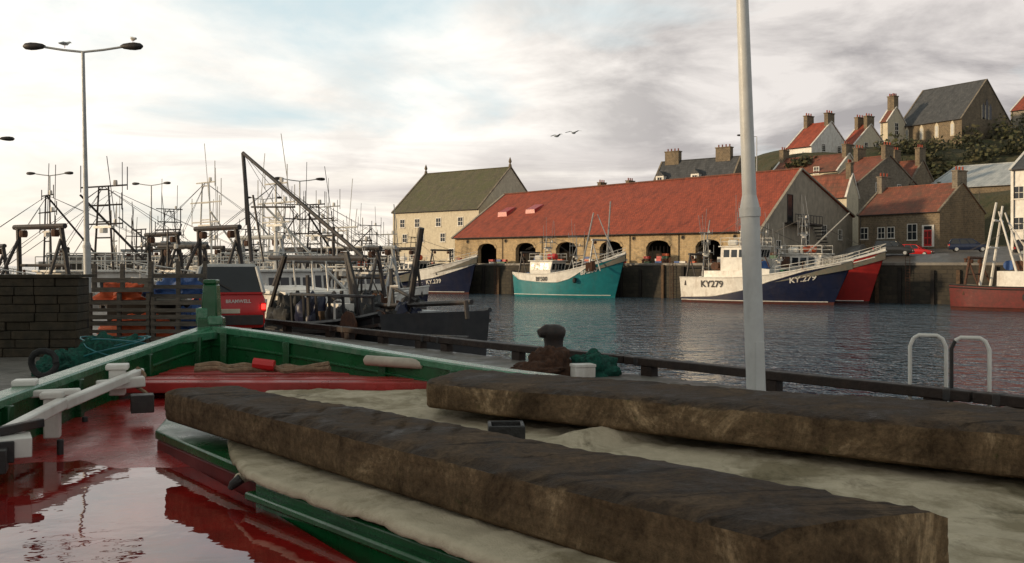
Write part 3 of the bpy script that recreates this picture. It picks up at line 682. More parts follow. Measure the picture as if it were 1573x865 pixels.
    for i in range(4):
        y0=-ww*.43+i*ww*.86/4+.06; y1=y0+ww*.86/4-.12; mb.add([(xc+wl*.43+.02+.012,y0,zd+hh*.56),(xc+wl*.43+.032,y1,zd+hh*.56),(xc+wl*.485+.012,y1,zd+hh*.88),(xc+wl*.485+.012,y0,zd+hh*.88)],[(0,1,2,3)],GLASS)
        mb.add([(xc-wl/2-.012,y0,zd+hh*.58),(xc-wl/2-.012,y1,zd+hh*.58),(xc-wl/2-.012,y1,zd+hh*.86),(xc-wl/2-.012,y0,zd+hh*.86)],[(0,1,2,3)],GLASS)
    part(g,'wheelhouse_windows',mb,smooth=False)
    mb=MB(); zr=zd+hh+.12
    if rails:
      for sgn in (-1,1):
        for zz in (.45,.85): mb.tube([(xc-wl/2,sgn*ww/2,zr+zz),(xc+wl/2,sgn*ww/2,zr+zz)],.03,WHITE,4)
        for i in range(5): x=xc-wl/2+wl*i/4; mb.tube([(x,sgn*ww/2,zr),(x,sgn*ww/2,zr+.85)],.03,WHITE,4)
        for zz in (.4,.75): mb.tube([(hp(t,sheer(t))[0],sgn*hp(t,sheer(t))[1]*.96,sheer(t)+zz) for t in T[17:]],.028,WHITE,4)
        for t in T[17::2]: p=hp(t,sheer(t)); mb.tube([(p[0],sgn*p[1]*.96,p[2]),(p[0],sgn*p[1]*.96,p[2]+.75)],.028,WHITE,4)
      part(g,'railings',mb)
    mb=MB()
    if raft: mb.lathe((xc-wl*.25,-ww*.25,zr+.35),[(.15,-.55),(.3,-.5),(.33,0),(.3,.5),(.15,.55)],WHITE,8,'x'); mb.lathe((xc,ww*.3,zr+.5),[(.25,-.7),(.4,-.6),(.42,0),(.4,.6),(.2,.72)],raft,8,'x')
    for x,h in masts: mast(mb,x*L,0,zr if abs(x*L-xc)<wl*.6 else dk(x*L)+zt*.6,h,1.5,mm,whips=whips,lattice=R.random()<.6,cross=3)
    for x in gant: gantry(mb,x*L,B*.8,dk(x*L),3.6+R.uniform(-.3,.6),gm or (mm if R.random()<.5 else DARKST))
    for (x0,y0,z0,x1,y1,z1,r_) in derr: mb.tube([(x0,y0,z0),(x1,y1,z1)],[r_,r_*.7],mm,6)
    if stay and masts:
        tx=masts[0][0]*L; tz=zr+masts[0][1]
        for (x,z) in ((L/2*.98,bowh),(-L/2*.9,sternh+3),(L*.3,fb)): 
            for s_ in (-.3,.3): mb.tube([(tx,0,tz),(x,s_,z)],.015,DARKST,3)
    if mb.v: part(g,'mast_and_rigging',mb)
    mb=MB()
    for i in range(clutter):
        x=R.uniform(-.44,.36)*L; y=R.uniform(-.36,.36)*B
        if abs(x-xc)<wl*.55: continue
        z=dk(x)+(zt if shelter and shelter[0]<(x+L/2)/L<shelter[1] else 0); c=R.choice([RUST,DARKST,WHITE,BLUEP,RUST,GREENH,GALV,WOODB,DARKST,RUST])
        k=R.random()
        if k<.35: mb.cbox((x,y,z),R.uniform(.4,1.1),R.uniform(.3,.8),R.uniform(.3,1.2),c,R.random())
        elif k<.6: mb.lathe((x,y,z+.5),[(.45,-.5),(.45,-.45),(.22,-.44),(.22,.44),(.45,.45),(.45,.5)],c,9,'y')
        elif k<.8: mb.blob((x,y,z),.8,.6,.7,R.choice([NETG,NETB,NETG,BLUEP]),i)
        else: mb.tube([(x,y,z),(x+R.uniform(-.5,.5),y,z+R.uniform(1,2.2))],.06,c,5)
    for i in range(fend):
        t=R.uniform(.2,.75); p=hp(t,sheer(t)*.6)
        for s_ in (-1,1): mb.lathe((p[0],s_*(p[1]+.22),p[2]),[(.08,-.35),(.24,-.22),(.27,0),(.24,.22),(.08,.35)],R.choice([ORANGE,RUBBER,RUBBER,RUBBER]),8)
    part(g,'deck_gear',mb)
    mb=MB()
    for (s_,size,t,zf,m_,sgn) in texts:
        vs,fs=text_geo(s_,size); out=[]; z0=zf*sheer(t)
        for v in vs:
            tt=t+v[0]*(-sgn)/L*1.0; z=z0+v[1]+(sheer(tt)-sheer(t))*zf; p=hp(min(.995,tt),z)
            out.append((p[0],sgn*(p[1]+.07),p[2]))
        mb.add(out,fs,m_)
    if mb.v: part(g,'registration_lettering',mb,smooth=False)
    return g
def mid(s,perp,L): return S(s+L/2,perp,0)
# teal boat
fboat(mid(11.6,-3.9,15.0),RZ,15.0,5.4,2.9,5.4,3.1,TEAL,WHITE,((0,.96),(.08,.74),(.5,.62),(.62,.70),(.78,.97),(1,.97)),wh=(-.22,.24,.6,2.5),masts=((-.22,3.0),(.08,5.2)),gant=(-.44,.30),raft=REDP,
 derr=((2.5,-1,3,4.2,-.6,10.6,.12),(5.0,1,3.5,6.0,.5,12.0,.12),(7.0,0,5,4.4,0,10.4,.08)),texts=(('BF500',.75,.34,.78,DARKST,-1),('BF.500',.70,.78,.80,WHITE,-1)),seed=4,trim=WHITE,whal=.25,bottom=TEAL,clutter=30,fend=1)
# white/blue KY279
fboat(mid(38.8,-8.4,17.0),RZ,17.0,5.6,2.7,4.5,2.7,BLUEH,WHITE,((0,.22),(.25,.28),(.45,.52),(.62,.78),(.80,.955),(1,.97)),wh=(-.10,.26,.58,2.5),masts=((-.12,3.0),(-.38,4.8),(.12,2.6)),gant=(-.46,),raft=REDP,shelter=(.18,.62,.75),
 derr=((-7,0,2.8,-6.0,0,9.0,.08),),texts=(('KY279',1.0,.24,.74,DARKST,-1),('KY.279',.78,.80,.72,WHITE,-1)),seed=9,trim=WHITE,rake=2.0,clutter=34,fend=0)
# red boat behind it
fboat(mid(42.2,-2.9,15.2),RZ,15.2,5.2,3.1,5.5,3.2,REDH,REDH,((0,.9),(1,.93)),wh=(.02,.3,.62,2.7),masts=((.0,3.9),(-.3,5.4)),gant=(-.45,),raft=ORANGE,seed=13,trim=WHITE,whal=.3,rake=1.8,derr=((0,0,5,5,0,9.6,.09),))
# navy boat on the left
fboat(mid(-15.5,-3.2,17.5),RZ,17.5,5.8,3.0,5.2,3.4,BLUEH,WHITE,((0,.5),(.4,.55),(.7,.62),(.9,.74),(1,.80)),wh=(-.15,.25,.6,2.4),masts=((-.15,3.5),(-.38,5)),gant=(-.45,.15),seed=21,trim=WHITE,texts=(('KY.239',.8,.70,.46,WHITE,-1),),whal=.25,mm=DARKST,fend=0)
# right-hand boat
fboat(Vector((41.0,90.0,0))+Vector((.781,-.624,0))*10,RZ,20,6.4,2.1,4.6,2.3,DKRED,DKRED,((0,.9),(1,.95)),wh=(.0,.4,.75,2.4),masts=((.0,4.0),),gant=(-.44,),seed=31,trim=DARKST,mm=WHITE,gm=RUST,shelter=(.20,.7,1.4),
 derr=((-7.6,-2.0,2,-6.4,-1.2,9.6,.14),(-7.6,2.0,2,-6.4,1.2,9.4,.14),(-4.6,-2.0,3.4,-6.2,-1.2,8.8,.11),(-4.6,2.0,3.4,-6.2,1.2,8.8,.11),(-6.5,-1.8,8.0,-6.5,1.8,8.0,.12),(-6.9,-2.0,5.6,-6.9,2.0,5.6,.11),(-3.0,0,3.4,-5.6,0,7.8,.10)),clutter=34)
# boats packed in the left basin
spec=[(90,62,-2.4,15,BLACKH,BLUEH),(150,50,-2.1,13,BLUEH,WHITE),(198,68,-2.6,17,GREENH,WHITE),(258,84,-.9,16,REDH,WHITE),(325,60,-2.3,13,BLACKH,WHITE),(385,72,-2.2,16,BLUEH,WHITE),(440,84,-.7,16,TEAL,WHITE),(470,60,-2.2,14,BLACKH,WHITE),(515,76,-2.3,16,BLUEH,WHITE),(555,104,-.8,16,BLUEH,BLUEH),(420,50,-2.3,13,BLUEH,WHITE)]
for i,(px,d,rz,L_,h_,u_) in enumerate(spec):
    p=at(px,0,d); R.seed(i+50); k=R.uniform(.85,1.2)
    fboat((p.x,p.y,0),rz,L_,5.2,2.1,3.4,2.3,h_,u_,((0,.7),(.6,.72),(1,.9)),wh=(R.uniform(-.15,.15),.26,.66,2.3),masts=((R.uniform(-.05,.1),4.6*k),(-.34,5.0*k)),gant=(-.45,.22),seed=60+i,mm=[DARKST,DARKST,ALU,DARKST,WHITE,GALV][i%6],gm=[DARKST,DARKST,DARKST,GALV][i%4],whal=.2 if i%2 else 0,raft=ORANGE if i in (8,) else None,whips=2,
      derr=((-L_*.3,R.uniform(-2,2),2.5,L_*.05,R.uniform(-1,1),R.uniform(6.5,8.5),.08),),clutter=30)
# dark working boat moored at near quay with boom crane
K=Vector((-.617,.787,0)); NK=Vector((.787,.617,0)); K0=Vector((5.9,11.3,0))
def Q(t,p,z=0): v=K0+K*t+NK*p; v.z=z; return v
def Qt(px,perp):
    r=rr(px); b=K0+NK*perp; return (b.x-r*b.y)/(.617+.787*r)
rzk=math.atan2(K.y,K.x)
TB=25.0; PB=2.9
def BP(px,py,perp=2.9):
    t=Qt(px,perp); q=Q(t,perp); return Vector((t-TB,-(perp-PB),H-(py-408)/F*q.y))
gb=fboat(Q(TB,PB),rzk,17,4.4,2.3,3.1,2.75,BLACKH,BLACKH,((0,.9),(1,.93)),wh=(.08,.26,.6,1.35),masts=(),gant=(),seed=77,mm=WHITE,clutter=40,bul=.7,raft=None,stay=False,rails=False)
mb=MB()
hd=BP(373,235)
for a_,b_,r_ in ((hd,BP(386,402),.075),(hd,BP(566,402),.065),(hd,BP(378,345,2.2),.035),(BP(388,300),BP(404,402),.04),(BP(386,318),BP(452,318),.035),
                 (BP(438,393),BP(408,476),.10),(BP(532,388),BP(550,516),.10),(BP(556,398),BP(522,392),.08),(BP(415,396),BP(560,397),.09),(BP(430,402,3.6),BP(545,404,3.6),.05),
                 (BP(647,350),BP(630,466),.085),(BP(548,472),BP(724,464),.07),(BP(600,440),BP(640,462),.05),(BP(596,440,3.4),BP(600,505,3.4),.05),
                 (BP(715,462,2.4),BP(718,490,2.4),.06),(BP(545,512,2),BP(720,520,2),.06),(BP(512,348),BP(512,396),.05),(BP(498,362),BP(526,362),.03),(BP(480,355),BP(540,385),.03)):
    mb.tube([a_,b_],r_,DARKST,7)
for s_ in (1.2,4.6):
    mb.tube([BP(438,393,s_),BP(415,470,s_)],.07,DARKST,6); mb.tube([BP(532,388,s_),BP(560,500,s_)],.07,DARKST,6)
for k in range(4): mb.tube([hd,BP(470+k*45,395+k*8)],.010,DARKST,3)
for px in (425,450,478,500): mb.tube([BP(px,398,3.5),BP(px+6,470,3.5)],.035,WHITE if px>440 else DARKST,5)
mb.tube([BP(596,470,2),BP(600,440,2),BP(612,440,2)],.04,WHITE,5)
part(gb,'boom_crane',mb)
mb=MB()
c=BP(455,468); mb.hexa([(c.x-2,-1.2,2.0),(c.x+2.4,-1.2,2.0),(c.x+2.4,1.3,2.0),(c.x-2,1.3,2.0),(c.x-1.5,-1.1,3.15),(c.x+2.0,-1.1,3.3),(c.x+2.0,1.1,3.3),(c.x-1.5,1.1,3.15)],WHITE)
c=BP(525,480,2); mb.box(c.x-.35,c.x+.35,c.y-.2,c.y+.3,2.0,2.9,WHITE)
c=BP(520,500,1.2); 
for k in (-.25,.25): mb.tube([(c.x+k,c.y,2.0),(c.x+k,c.y,3.0),(c.x+k*.2,c.y,3.05)],.035,WHITE,6)
mb.box(-8.2,-3.0,-1.7,1.7,1.9,2.2,BLACKH)
for i in range(26): mb.blob((R.uniform(-8.2,-1.5),R.uniform(-1.5,1.6),2.1),.55,.5,R.uniform(.5,1.1),R.choice([NETB,RUBBER,DARKST,BLACKH,BLACKH,BLUEH]),i,.3,28,12,2)
for i in range(7):
    x=-8.2+i*.8; mb.tube([(x,1.75,2.3),(x,1.8,3.2)],.045,BLACKH,5)
mb.tube([(-8.3,1.8,3.2),(-3.4,1.8,3.15)],.045,BLACKH,5)
part(gb,'deckhouse_and_nets',mb)
# ------------------------------------------------------------------ near quay (pier)
mb=MB()
poly=[Q(-26,0),Q(38,0)+Vector((0,0,0)),Vector((-70,62,0)),Vector((-90,-45,0)),Vector((-28,-45,0)),Vector((-28,2.4,0)),Q(8,-6.7),Q(-26,-6.7)]
n=len(poly)
vs=[(p.x,p.y,-8) for p in poly]+[(p.x,p.y,PZ) for p in poly]
mb.add(vs,[tuple(range(n,2*n))],CONC); mb.add(vs,[(i,(i+1)%n,n+(i+1)%n,n+i) for i in range(n)],QUAYW)
part(None,'stone_pier',mb,smooth=False,loc=(-4,18,0))
KERB=M('tarred_timber_kerb',(.016,.010,.008),(.035,.021,.015),5,.55,.6,25,dirt=.4,ior=1.35)
g=group('timber_quay_kerb',Q(10,0,PZ),rzk); mb=MB()
x=-34.
while x<29:
    l=R.uniform(4,6); mb.box(x+.015,x+l-.015,-.10,.11,.16,.29,KERB); 
    for k in (.5,l/2,l-.5): mb.box(x+k-.12,x+k+.12,-.08,.09,-.02,.16,KERB)
    for k in (.3,l-.3): mb.box(x+k-.05,x+k+.05,-.11,.12,.15,.298,DARKST)
    x+=l
part(g,'rail',mb,.015)
for px,m1,m2 in ((1425,WHITE,WHITE),(1490,WHITE,DARKST)):
    c=Q(Qt(px,.12),.12,PZ); g=group('quay_ladder',c,rzk+.45); mb=MB(); w_=.21
    pts=[(-w_,0,-1.6),(-w_,0,.78),(-w_*.8,0,.88),(-w_*.5,0,.92),(w_*.5,0,.92),(w_*.8,0,.88)]
    mb.tube(pts,.024,m1,8); mb.tube([(w_*.8,0,.88),(w_,0,.78),(w_,0,-1.6)],.024,m2,8)
    for k in range(6): mb.tube([(-w_,0,-.1-k*.28),(w_,0,-.1-k*.28)],.016,GALV,5)
    part(g,'rails',mb)
IRON=M('cast_iron_bollard',(.014,.013,.013),(.035,.02,.015),8,.55,.6,30,dirt=.5,dirtc=(.08,.035,.018))
c=Q(Qt(850,-.75),-.75,PZ)
g=group('mooring_bollard',c); mb=MB()
mb.lathe((0,0,-.01),[(.28,0),(.28,.05),(.19,.10),(.165,.3),(.16,.48),(.17,.56),(.20,.62),(.21,.70),(.18,.76),(.10,.80),(.02,.81)],IRON,20)
mb.tube([(0,0,.66),(-.14,-.05,.68),(-.26,-.08,.64)],[.13,.12,.07],IRON,12); part(g,'cast_body',mb)
g=group('fishing_nets',c+Vector((-.05,-.7,0))); mb=MB()
mb.blob((-.05,0,0),.42,.35,.46,NETB,3,.22,56,24,2); mb.blob((.68,.1,0),.42,.35,.36,NETG,5,.22,56,24,2); mb.blob((-.3,-.2,0),.5,.3,.22,NETB,6,.25,48,20,2); part(g,'pile',mb)
g=group('polystyrene_fish_box',(c.x+.42,c.y-1.1,PZ+.02),.3); mb=MB(); mb.cbox((0,0,0),.34,.24,.16,WHITE); mb.cbox((0,0,.16),.36,.26,.05,WHITE); part(g,'box',mb,.01)
# stone wall at left, pallets, nets, tyre
c=at(15,0,19.5)
g=group('stone_wall',(c.x,c.y,PZ),.12); mb=MB()
for i in range(9):
    x=-3.6-R.random()*.4
    while x<1.30:
        l=R.uniform(.35,.9); x1=min(x+l,1.40); o=R.uniform(-.035,.035); mb.box(x+.006,x1-.006,-.35+o,.4,i*.173+.003,i*.173+.168,NEARW); x=x1+.001
part(g,'blocks',mb,.015)
mb=MB(); mb.box(-4.3,1.3,-.25,.7,0,1.5,DARKI); mb.box(-4.3,1.44,-.38,.75,1.56,1.62,NEARW); part(g,'backing',mb)
def pallet(mb,c,w_,h,ang,sp=.155,m=WOODG):
    ca,sa=math.cos(ang),math.sin(ang)
    def T(x,y,z): return (c[0]+x*ca-y*sa,c[1]+x*sa+y*ca,c[2]+z)
    nb=int(h/sp)
    for i in range(nb):
        z=i*sp+R.uniform(-.01,.01); hh=R.uniform(.075,.10)
        mb.hexa([T(0,0,z),T(w_,0,z),T(w_,.022,z),T(0,.022,z),T(0,0,z+hh),T(w_,0,z+hh),T(w_,.022,z+hh),T(0,.022,z+hh)],m)
        if i%3==0: mb.hexa([T(0,.12,z),T(w_,.12,z),T(w_,.142,z),T(0,.142,z),T(0,.12,z+.1),T(w_,.12,z+.1),T(w_,.142,z+.1),T(0,.142,z+.1)],m)
    for x in (0,w_/2-.04,w_-.08): mb.hexa([T(x,.023,0),T(x+.08,.023,0),T(x+.08,.119,0),T(x,.119,0),T(x,.023,h),T(x+.08,.023,h),T(x+.08,.119,h),T(x,.119,h)],m)
c=at(133,0,21.5)
g=group('wooden_pallets',(c.x,c.y,PZ),0); mb=MB()
pallet(mb,(.0,0,0),1.35,1.2,.05); pallet(mb,(1.38,.05,0),1.2,1.1,-.05); pallet(mb,(.1,.0,1.22),1.3,.62,.04,.21); pallet(mb,(1.25,.3,1.05),1.25,.85,.1,.24)
part(g,'slats',mb)
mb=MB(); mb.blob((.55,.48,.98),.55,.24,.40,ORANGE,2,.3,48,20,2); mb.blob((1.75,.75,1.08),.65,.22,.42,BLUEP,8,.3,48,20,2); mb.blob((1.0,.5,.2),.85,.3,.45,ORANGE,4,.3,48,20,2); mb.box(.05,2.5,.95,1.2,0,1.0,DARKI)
mb.blob((2.2,.6,.2),.4,.3,.7,BLUEP,5,.3,40,18,2)
part(g,'nets_behind_pallets',mb)
c=at(165,0,16.3)
g=group('fishing_nets',(c.x,c.y,PZ)); mb=MB(); mb.blob((0,0,0),.70,.55,.62,NETG,7,.2,72,30,2.4); mb.blob((-.6,-.2,0),.5,.4,.35,NETG,9,.22,60,24,2.4)
pts=[]
for i in range(140):
    a_=i*.35; r_=.50+.22*math.sin(i*.37); pts.append((r_*math.cos(a_),r_*.7*math.sin(a_),.30+.30*math.sin(i*.21)))
mb.tube(pts,.012,TEAL,4); part(g,'pile',mb)
c=at(66,0,15.5)
g=group('rubber_tyre',(c.x,c.y,2.45)); mb=MB()
mb.tube([(.2*math.cos(a_*.45),.03*math.sin(a_),.2*math.sin(a_*.45)) for a_ in range(15)],.05,RUBBER,8); part(g,'ring',mb)
# ------------------------------------------------------------------ cars
def car(name,loc,rz,body,L=4.2,W=1.7,Ht=1.45,est=True,roofm=None,text=None,tail=True):
    g=group(name,loc,rz); rf=roofm or body; hw=W/2
    st=[(-L/2,.42,.80,.86),(-L/2+.08,.28,Ht*.60,.97),(-L*.25,.22,Ht*.62,1),(L*.12,.22,Ht*.63,1),(L*.2,.22,Ht*.62,1),(L*.42,.25,Ht*.52,.95),(L/2-.05,.32,Ht*.42,.86),(L/2,.4,Ht*.36,.8)]
    mb=MB(); vs=[]
    for x,zl,zh,k in st:
        y=hw*k; vs+=[(x,-y*.93,zl),(x,-y,zl+.12),(x,-y,zh-.12),(x,-y*.93,zh),(x,y*.93,zh),(x,y,zh-.12),(x,y,zl+.12),(x,y*.93,zl)]
    n_=len(st); fs=[(i*8+k,(i+1)*8+k,(i+1)*8+(k+1)%8,i*8+(k+1)%8) for i in range(n_-1) for k in range(8)]+[tuple(range(8))[::-1],tuple((n_-1)*8+k for k in range(8))]
    mb.add(vs,fs,body); part(g,'body',mb,.02,angle=30)
    zb=Ht*.61; xr0=-L/2+.08; xr1=(-L/2+.35) if est else -L*.28; xf0=L*.24; xf1=L*.07
    b0=[(xr0,-hw*.94),(xf0,-hw*.94),(xf0,hw*.94),(xr0,hw*.94)]; t0=[(xr1,-hw*.76),(xf1,-hw*.76),(xf1,hw*.76),(xr1,hw*.76)]
    mb=MB(); P=[(x,y,zb) for x,y in b0]+[(x,y,Ht-.07) for x,y in t0]
    mb.add(P,[(0,1,5,4),(1,2,6,5),(2,3,7,6),(3,0,4,7)],GLASS); part(g,'glazing',mb,smooth=False)
    mb=MB(); mb.hexa([(x,y,Ht-.075) for x,y in t0]+[(x*.97,y*.93,Ht) for x,y in t0],rf)
    for i in range(4): mb.tube([P[i],P[i+4]],.055,rf,6)
    for y in (-1,1):
        for fx in (.36,.68):
            a_=Vector((xr0+(xf0-xr0)*fx,y*hw*.945,zb)); b_=Vector((xr1+(xf1-xr1)*fx,y*hw*.765,Ht-.07)); mb.bar(a_,b_,.09,.03,body)
    part(g,'roof',mb,.02)
    mb=MB()
    for x in (-L*.31,L*.31):
        for y in (-1,1):
            mb.lathe((x,y*(hw-.12),.31),[(.2,-.1),(.31,-.1),(.31,.1),(.2,.1)],RUBBER,16,'y'); mb.lathe((x,y*(hw-.02),.31),[(.19,-.02),(.19,.012),(.05,.02)],GALV,12,'y')
    part(g,'wheels',mb)
    mb=MB(); mb.box(-L/2-.07,-L/2+.1,-hw*.92,hw*.92,.36,.6,DARKST); mb.box(L/2-.1,L/2+.07,-hw*.85,hw*.85,.34,.52,DARKST)
    for y in (-1,1):
        mb.box(-L/2+.0,-L/2+.12,y*hw*.9-.09,y*hw*.9+.05,.68,.9,REDP); mb.box(L/2-.12,L/2+.01,y*hw*.66-.15,y*hw*.66+.15,.5,.63,WHITE)
        mb.box(L*.14,L*.18,y*hw*1.02-.04,y*hw*1.1+.05,zb+.02,zb+.16,body)
    mb.box(-L/2-.02,-L/2+.05,-.26,.26,.64,.75,CREAM)
    part(g,'bumpers_and_lamps',mb,.01)
    if text:
        vs,fs=text_geo(text,.115); mb=MB(); mb.add([(-L/2-.016+.08*(max(0,(v[1]+.93-.80)/.32)),-v[0]-.22,v[1]+.93) for v in vs],fs,WHITE)
        part(g,'tailgate_lettering',mb,smooth=False)
        mb=MB(); mb.tube([(xr0-.03,-.05,zb+.1),(xr0+.1,.32,zb+.28)],.012,RUBBER,5); mb.box(xr0-.05,xr0-.01,-hw*.9,hw*.9,zb-.02,zb+.03,body)
        for y in (-1,1): mb.tube([(xr1+.2,y*hw*.7,Ht+.05),(xf1-.1,y*hw*.7,Ht+.05)],.02,DARKST,6)
        part(g,'wiper_and_roof_rails',mb)
    return g
CARR=M('red_car_paint',(.46,.012,.012),(.40,.01,.01),1,.25,dirt=.15,rvar=.04); CARB=M('dark_blue_car_paint',(.012,.02,.05),(.01,.016,.04),1,.2,dirt=.1,rvar=.04); CARK=M('black_car_paint',(.015,.016,.017),(.02,.02,.02),1,.2,dirt=.1,rvar=.04)
c=at(350,0,23.6)
gv=car('red_estate_car',(c.x-.62,c.y+2.1,PZ),math.atan2(.955,-.29),CARR,4.4,1.75,1.84,True,GALV,'BRAMWELL')  # pale grey roof and pillars: sky reflection put into their colour
def lampmat():
    m,nt_,b=newmat('lit_tail_lamp'); b.inputs['Base Color'].default_value=(.6,.01,.01,1); b.inputs['Emission Color'].default_value=(1,.03,.02,1); b.inputs['Emission Strength'].default_value=3.; return m
LIT=lampmat(); mb=MB(); mb.box(-2.26,-2.2,-.86,-.76,.74,.86,LIT); part(gv,'brake_lamp',mb)
for px,d,bm,ang in ((1372,113,CARK,-.5),(1404,121,CARR,-.6),(1488,110,CARB,-.35),(1590,108,CARK,-.4)):
    p=at(px,0,d); z=terr(p.x,p.y)+.14; car('parked_car',(p.x,p.y,z),ang,bm,4.3,1.75,1.5 if bm is not CARK else 1.75,est=True)
# ------------------------------------------------------------------ gulls
def gull(loc,rz,fly=False,sc=1.):
    g=group('seagull',loc,rz); g.scale=(sc,)*3; mb=MB()
    mb.tube([(-.28,0,.0),(-.2,0,.02),(-.05,0,.03),(.1,0,.05),(.18,0,.11),(.24,0,.14),(.29,0,.13)],[.015,.05,.085,.08,.05,.045,.015],WHITE,9)
    mb.tube([(.28,0,.13),(.34,0,.115)],[.014,.004],ORANGE,5)
    if fly:
        for s_ in (-1,1):
            mb.add([(.1,s_*.05,.06),(.16,s_*.35,.2),(.02,s_*.72,.12),(-.12,s_*.7,.11),(.0,s_*.35,.19),(-.1,s_*.05,.05)],[(0,1,4,5),(1,2,3,4)],GALV)
            mb.add([(.1,s_*.05,.045),(.16,s_*.35,.185),(.02,s_*.72,.105),(-.12,s_*.7,.095),(.0,s_*.35,.175),(-.1,s_*.05,.035)],[(5,4,1,0),(4,3,2,1)],GALV)
    else:
        for s_ in (-1,1):
            mb.tube([(.08,s_*.06,.06),(-.1,s_*.075,.05),(-.3,s_*.03,.02)],[.03,.06,.01],GALV,7); mb.tube([(0,s_*.03,-.03),(0,s_*.03,-.16)],.008,ORANGE,4)
    part(g,'body',mb)
p=at(855,210,75); gull(p,.6,True,1.0); p=at(881,205,70); gull(p,.9,True,1.0)
p=at(99,0,37.5); gull((p.x,p.y,12.25+.14+.1),.9,False,.85); p=at(206,0,37.5); gull((p.x-.05,p.y,12.2+.14+.33),2.3,False,.85)
# ------------------------------------------------------------------ foreground boat
OB=(-1.5,6.0,2.8)
gF=group('green_wooden_boat',OB)
Lp=[at(322,503,10),at(225,535,9.0),at(150,560,8.0),at(75,586,7.1),at(0,612,6.3),at(-100,650,5.4),at(-250,705,4.4),Vector((-2.7,2.5,3.1)),Vector((-2.0,-1.5,3.1))]
Rp=[at(322,503,10),at(430,517,9.6),at(620,548,8.55),at(760,570,7.6),at(900,590,6.85),Vector((1.5,5.95,3.06)),Vector((2.55,5.0,2.99)),Vector((3.9,3.2,2.97)),Vector((5.2,.5,2.97))]
def resamp(P,n_):
    out=[]; k=len(P)-1
    for i in range(n_+1):
        f=i/n_*k; j=min(int(f),k-1); t=f-j
        p0=P[max(j-1,0)];p1=P[j];p2=P[j+1];p3=P[min(j+2,k)]
        out.append(.5*((2*p1)+(p2-p0)*t+(2*p0-5*p1+4*p2-p3)*t*t+(3*p1-p0-3*p2+p3)*t**3))
    return out
NS=64; Lr=resamp(Lp,NS); Rr=resamp(Rp,NS)
def dz(x,y): return min(2.96,2.68+.04*(y-3))+.014*noise.noise(Vector((x*1.3,y*1.3,0)))+.006*noise.noise(Vector((x*4,y*4,2)))
def side(P,sgn,nm):
    mb=MB(); sec=[]
    for i,p in enumerate(P):
        d=(P[min(i+1,NS)]-P[max(i-1,0)]); d.z=0; d.normalize(); nin=Vector((-d.y,d.x,0))*sgn
        sec.append((p,nin))
    vs=[];cap=[]
    for p,nin in sec:
        zd=dz(p.x,p.y)-.12
        inn=p+nin*.06
        vs+=[Vector((inn.x,inn.y,p.z-.02)),Vector((inn.x+nin.x*.02,inn.y+nin.y*.02,zd))]
        cap+=[p-nin*.08+Vector((0,0,-.035)),p-nin*.08+Vector((0,0,.012)),p-nin*.065+Vector((0,0,.024)),p+nin*.065+Vector((0,0,.024)),p+nin*.08+Vector((0,0,.012)),p+nin*.08+Vector((0,0,-.035))]
    fs=[(2*i,2*i+2,2*i+3,2*i+1) for i in range(NS)]
    mb.add(vs,fs,GREEN)
    vo=[]
    for p,nin in sec: o=p-nin*.06; vo+=[Vector((o.x,o.y,p.z-.02)),Vector((o.x-nin.x*.0,o.y-nin.y*0,1.6)),Vector((o.x+nin.x*.8,o.y+nin.y*.8,-.6))]
    mb.add(vo,[(3*i+k,3*i+3+k,3*i+4+k,3*i+1+k) for i in range(NS) for k in (0,1)],GREEN)
    part(gF,nm+'_bulwark',mb,world=True)
    mb=MB(); mb.add(cap,[(6*i+k,6*i+6+k,6*i+6+(k+1)%6,6*i+(k+1)%6) for i in range(NS) for k in range(6)],GCAP); part(gF,nm+'_gunwale_cap',mb,world=True,angle=30)
    mb=MB()
    for i in range(3,NS-8,6):
        p,nin=sec[i]; zd=dz(p.x,p.y)-.05; a_=p+nin*.08; mb.cbox((a_.x,a_.y,zd),.07,.07,p.z-.03-zd,GREEN)
    mb.tube([p+nin*.07+Vector((0,0,-.16)) for p,nin in sec],.018,GREEN,6)
    part(gF,nm+'_stanchions',mb,.01,world=True)
side(Lr,1,'port'); side(Rr,-1,'starboard')
ap=Lp[0]; mb=MB()
q1=Lr[5]; q2=Rr[5]; z=ap.z
mb.add([ap+Vector((-.06,.16,.034)),q1+Vector((.06,0,.034)),(q1+q2)/2+Vector((0,.30,.034)),q2+Vector((-.05,-.06,.034)),
        ap+Vector((-.06,.16,-.05)),q1+Vector((.06,0,-.05)),(q1+q2)/2+Vector((0,.30,-.05)),q2+Vector((-.05,-.06,-.05))],[(0,1,2,3),(4,5,6,7),(0,1,5,4),(1,2,6,5),(2,3,7,6),(3,0,4,7)],GCAP)
part(gF,'breasthook',mb,.01,world=True)
mb=MB(); sx,sy=ap.x,ap.y+.05
mb.cbox((sx,sy,z-.9),.22,.26,1.0,GREEN); mb.cbox((sx,sy,z+.08),.17,.18,.36,GREEN,0,.8,.8); mb.cbox((sx,sy,z+.44),.13,.15,.05,GREEN); mb.cbox((sx-.08,sy,z+.03),.12,.2,.17,GCAP,.1); mb.cbox((sx+.07,sy-.1,z+.03),.14,.12,.09,GCAP,.2)
part(gF,'stem_post',mb,.015,world=True)
mb=MB(); nv=60; vs=[];fs=[]
for i in range(NS+1):
    a_,b_=Lr[i],Rr[i]
    for j in range(nv+1):
        t=.012+.97*j/nv; p=a_.lerp(b_,t); vs.append((p.x,p.y,dz(p.x,p.y)))
for i in range(1,NS):
    for j in range(nv): k=i*(nv+1)+j; fs.append((k,k+nv+1,k+nv+2,k+1))
mb.add(vs,fs,REDD); part(gF,'deck',mb,world=True)
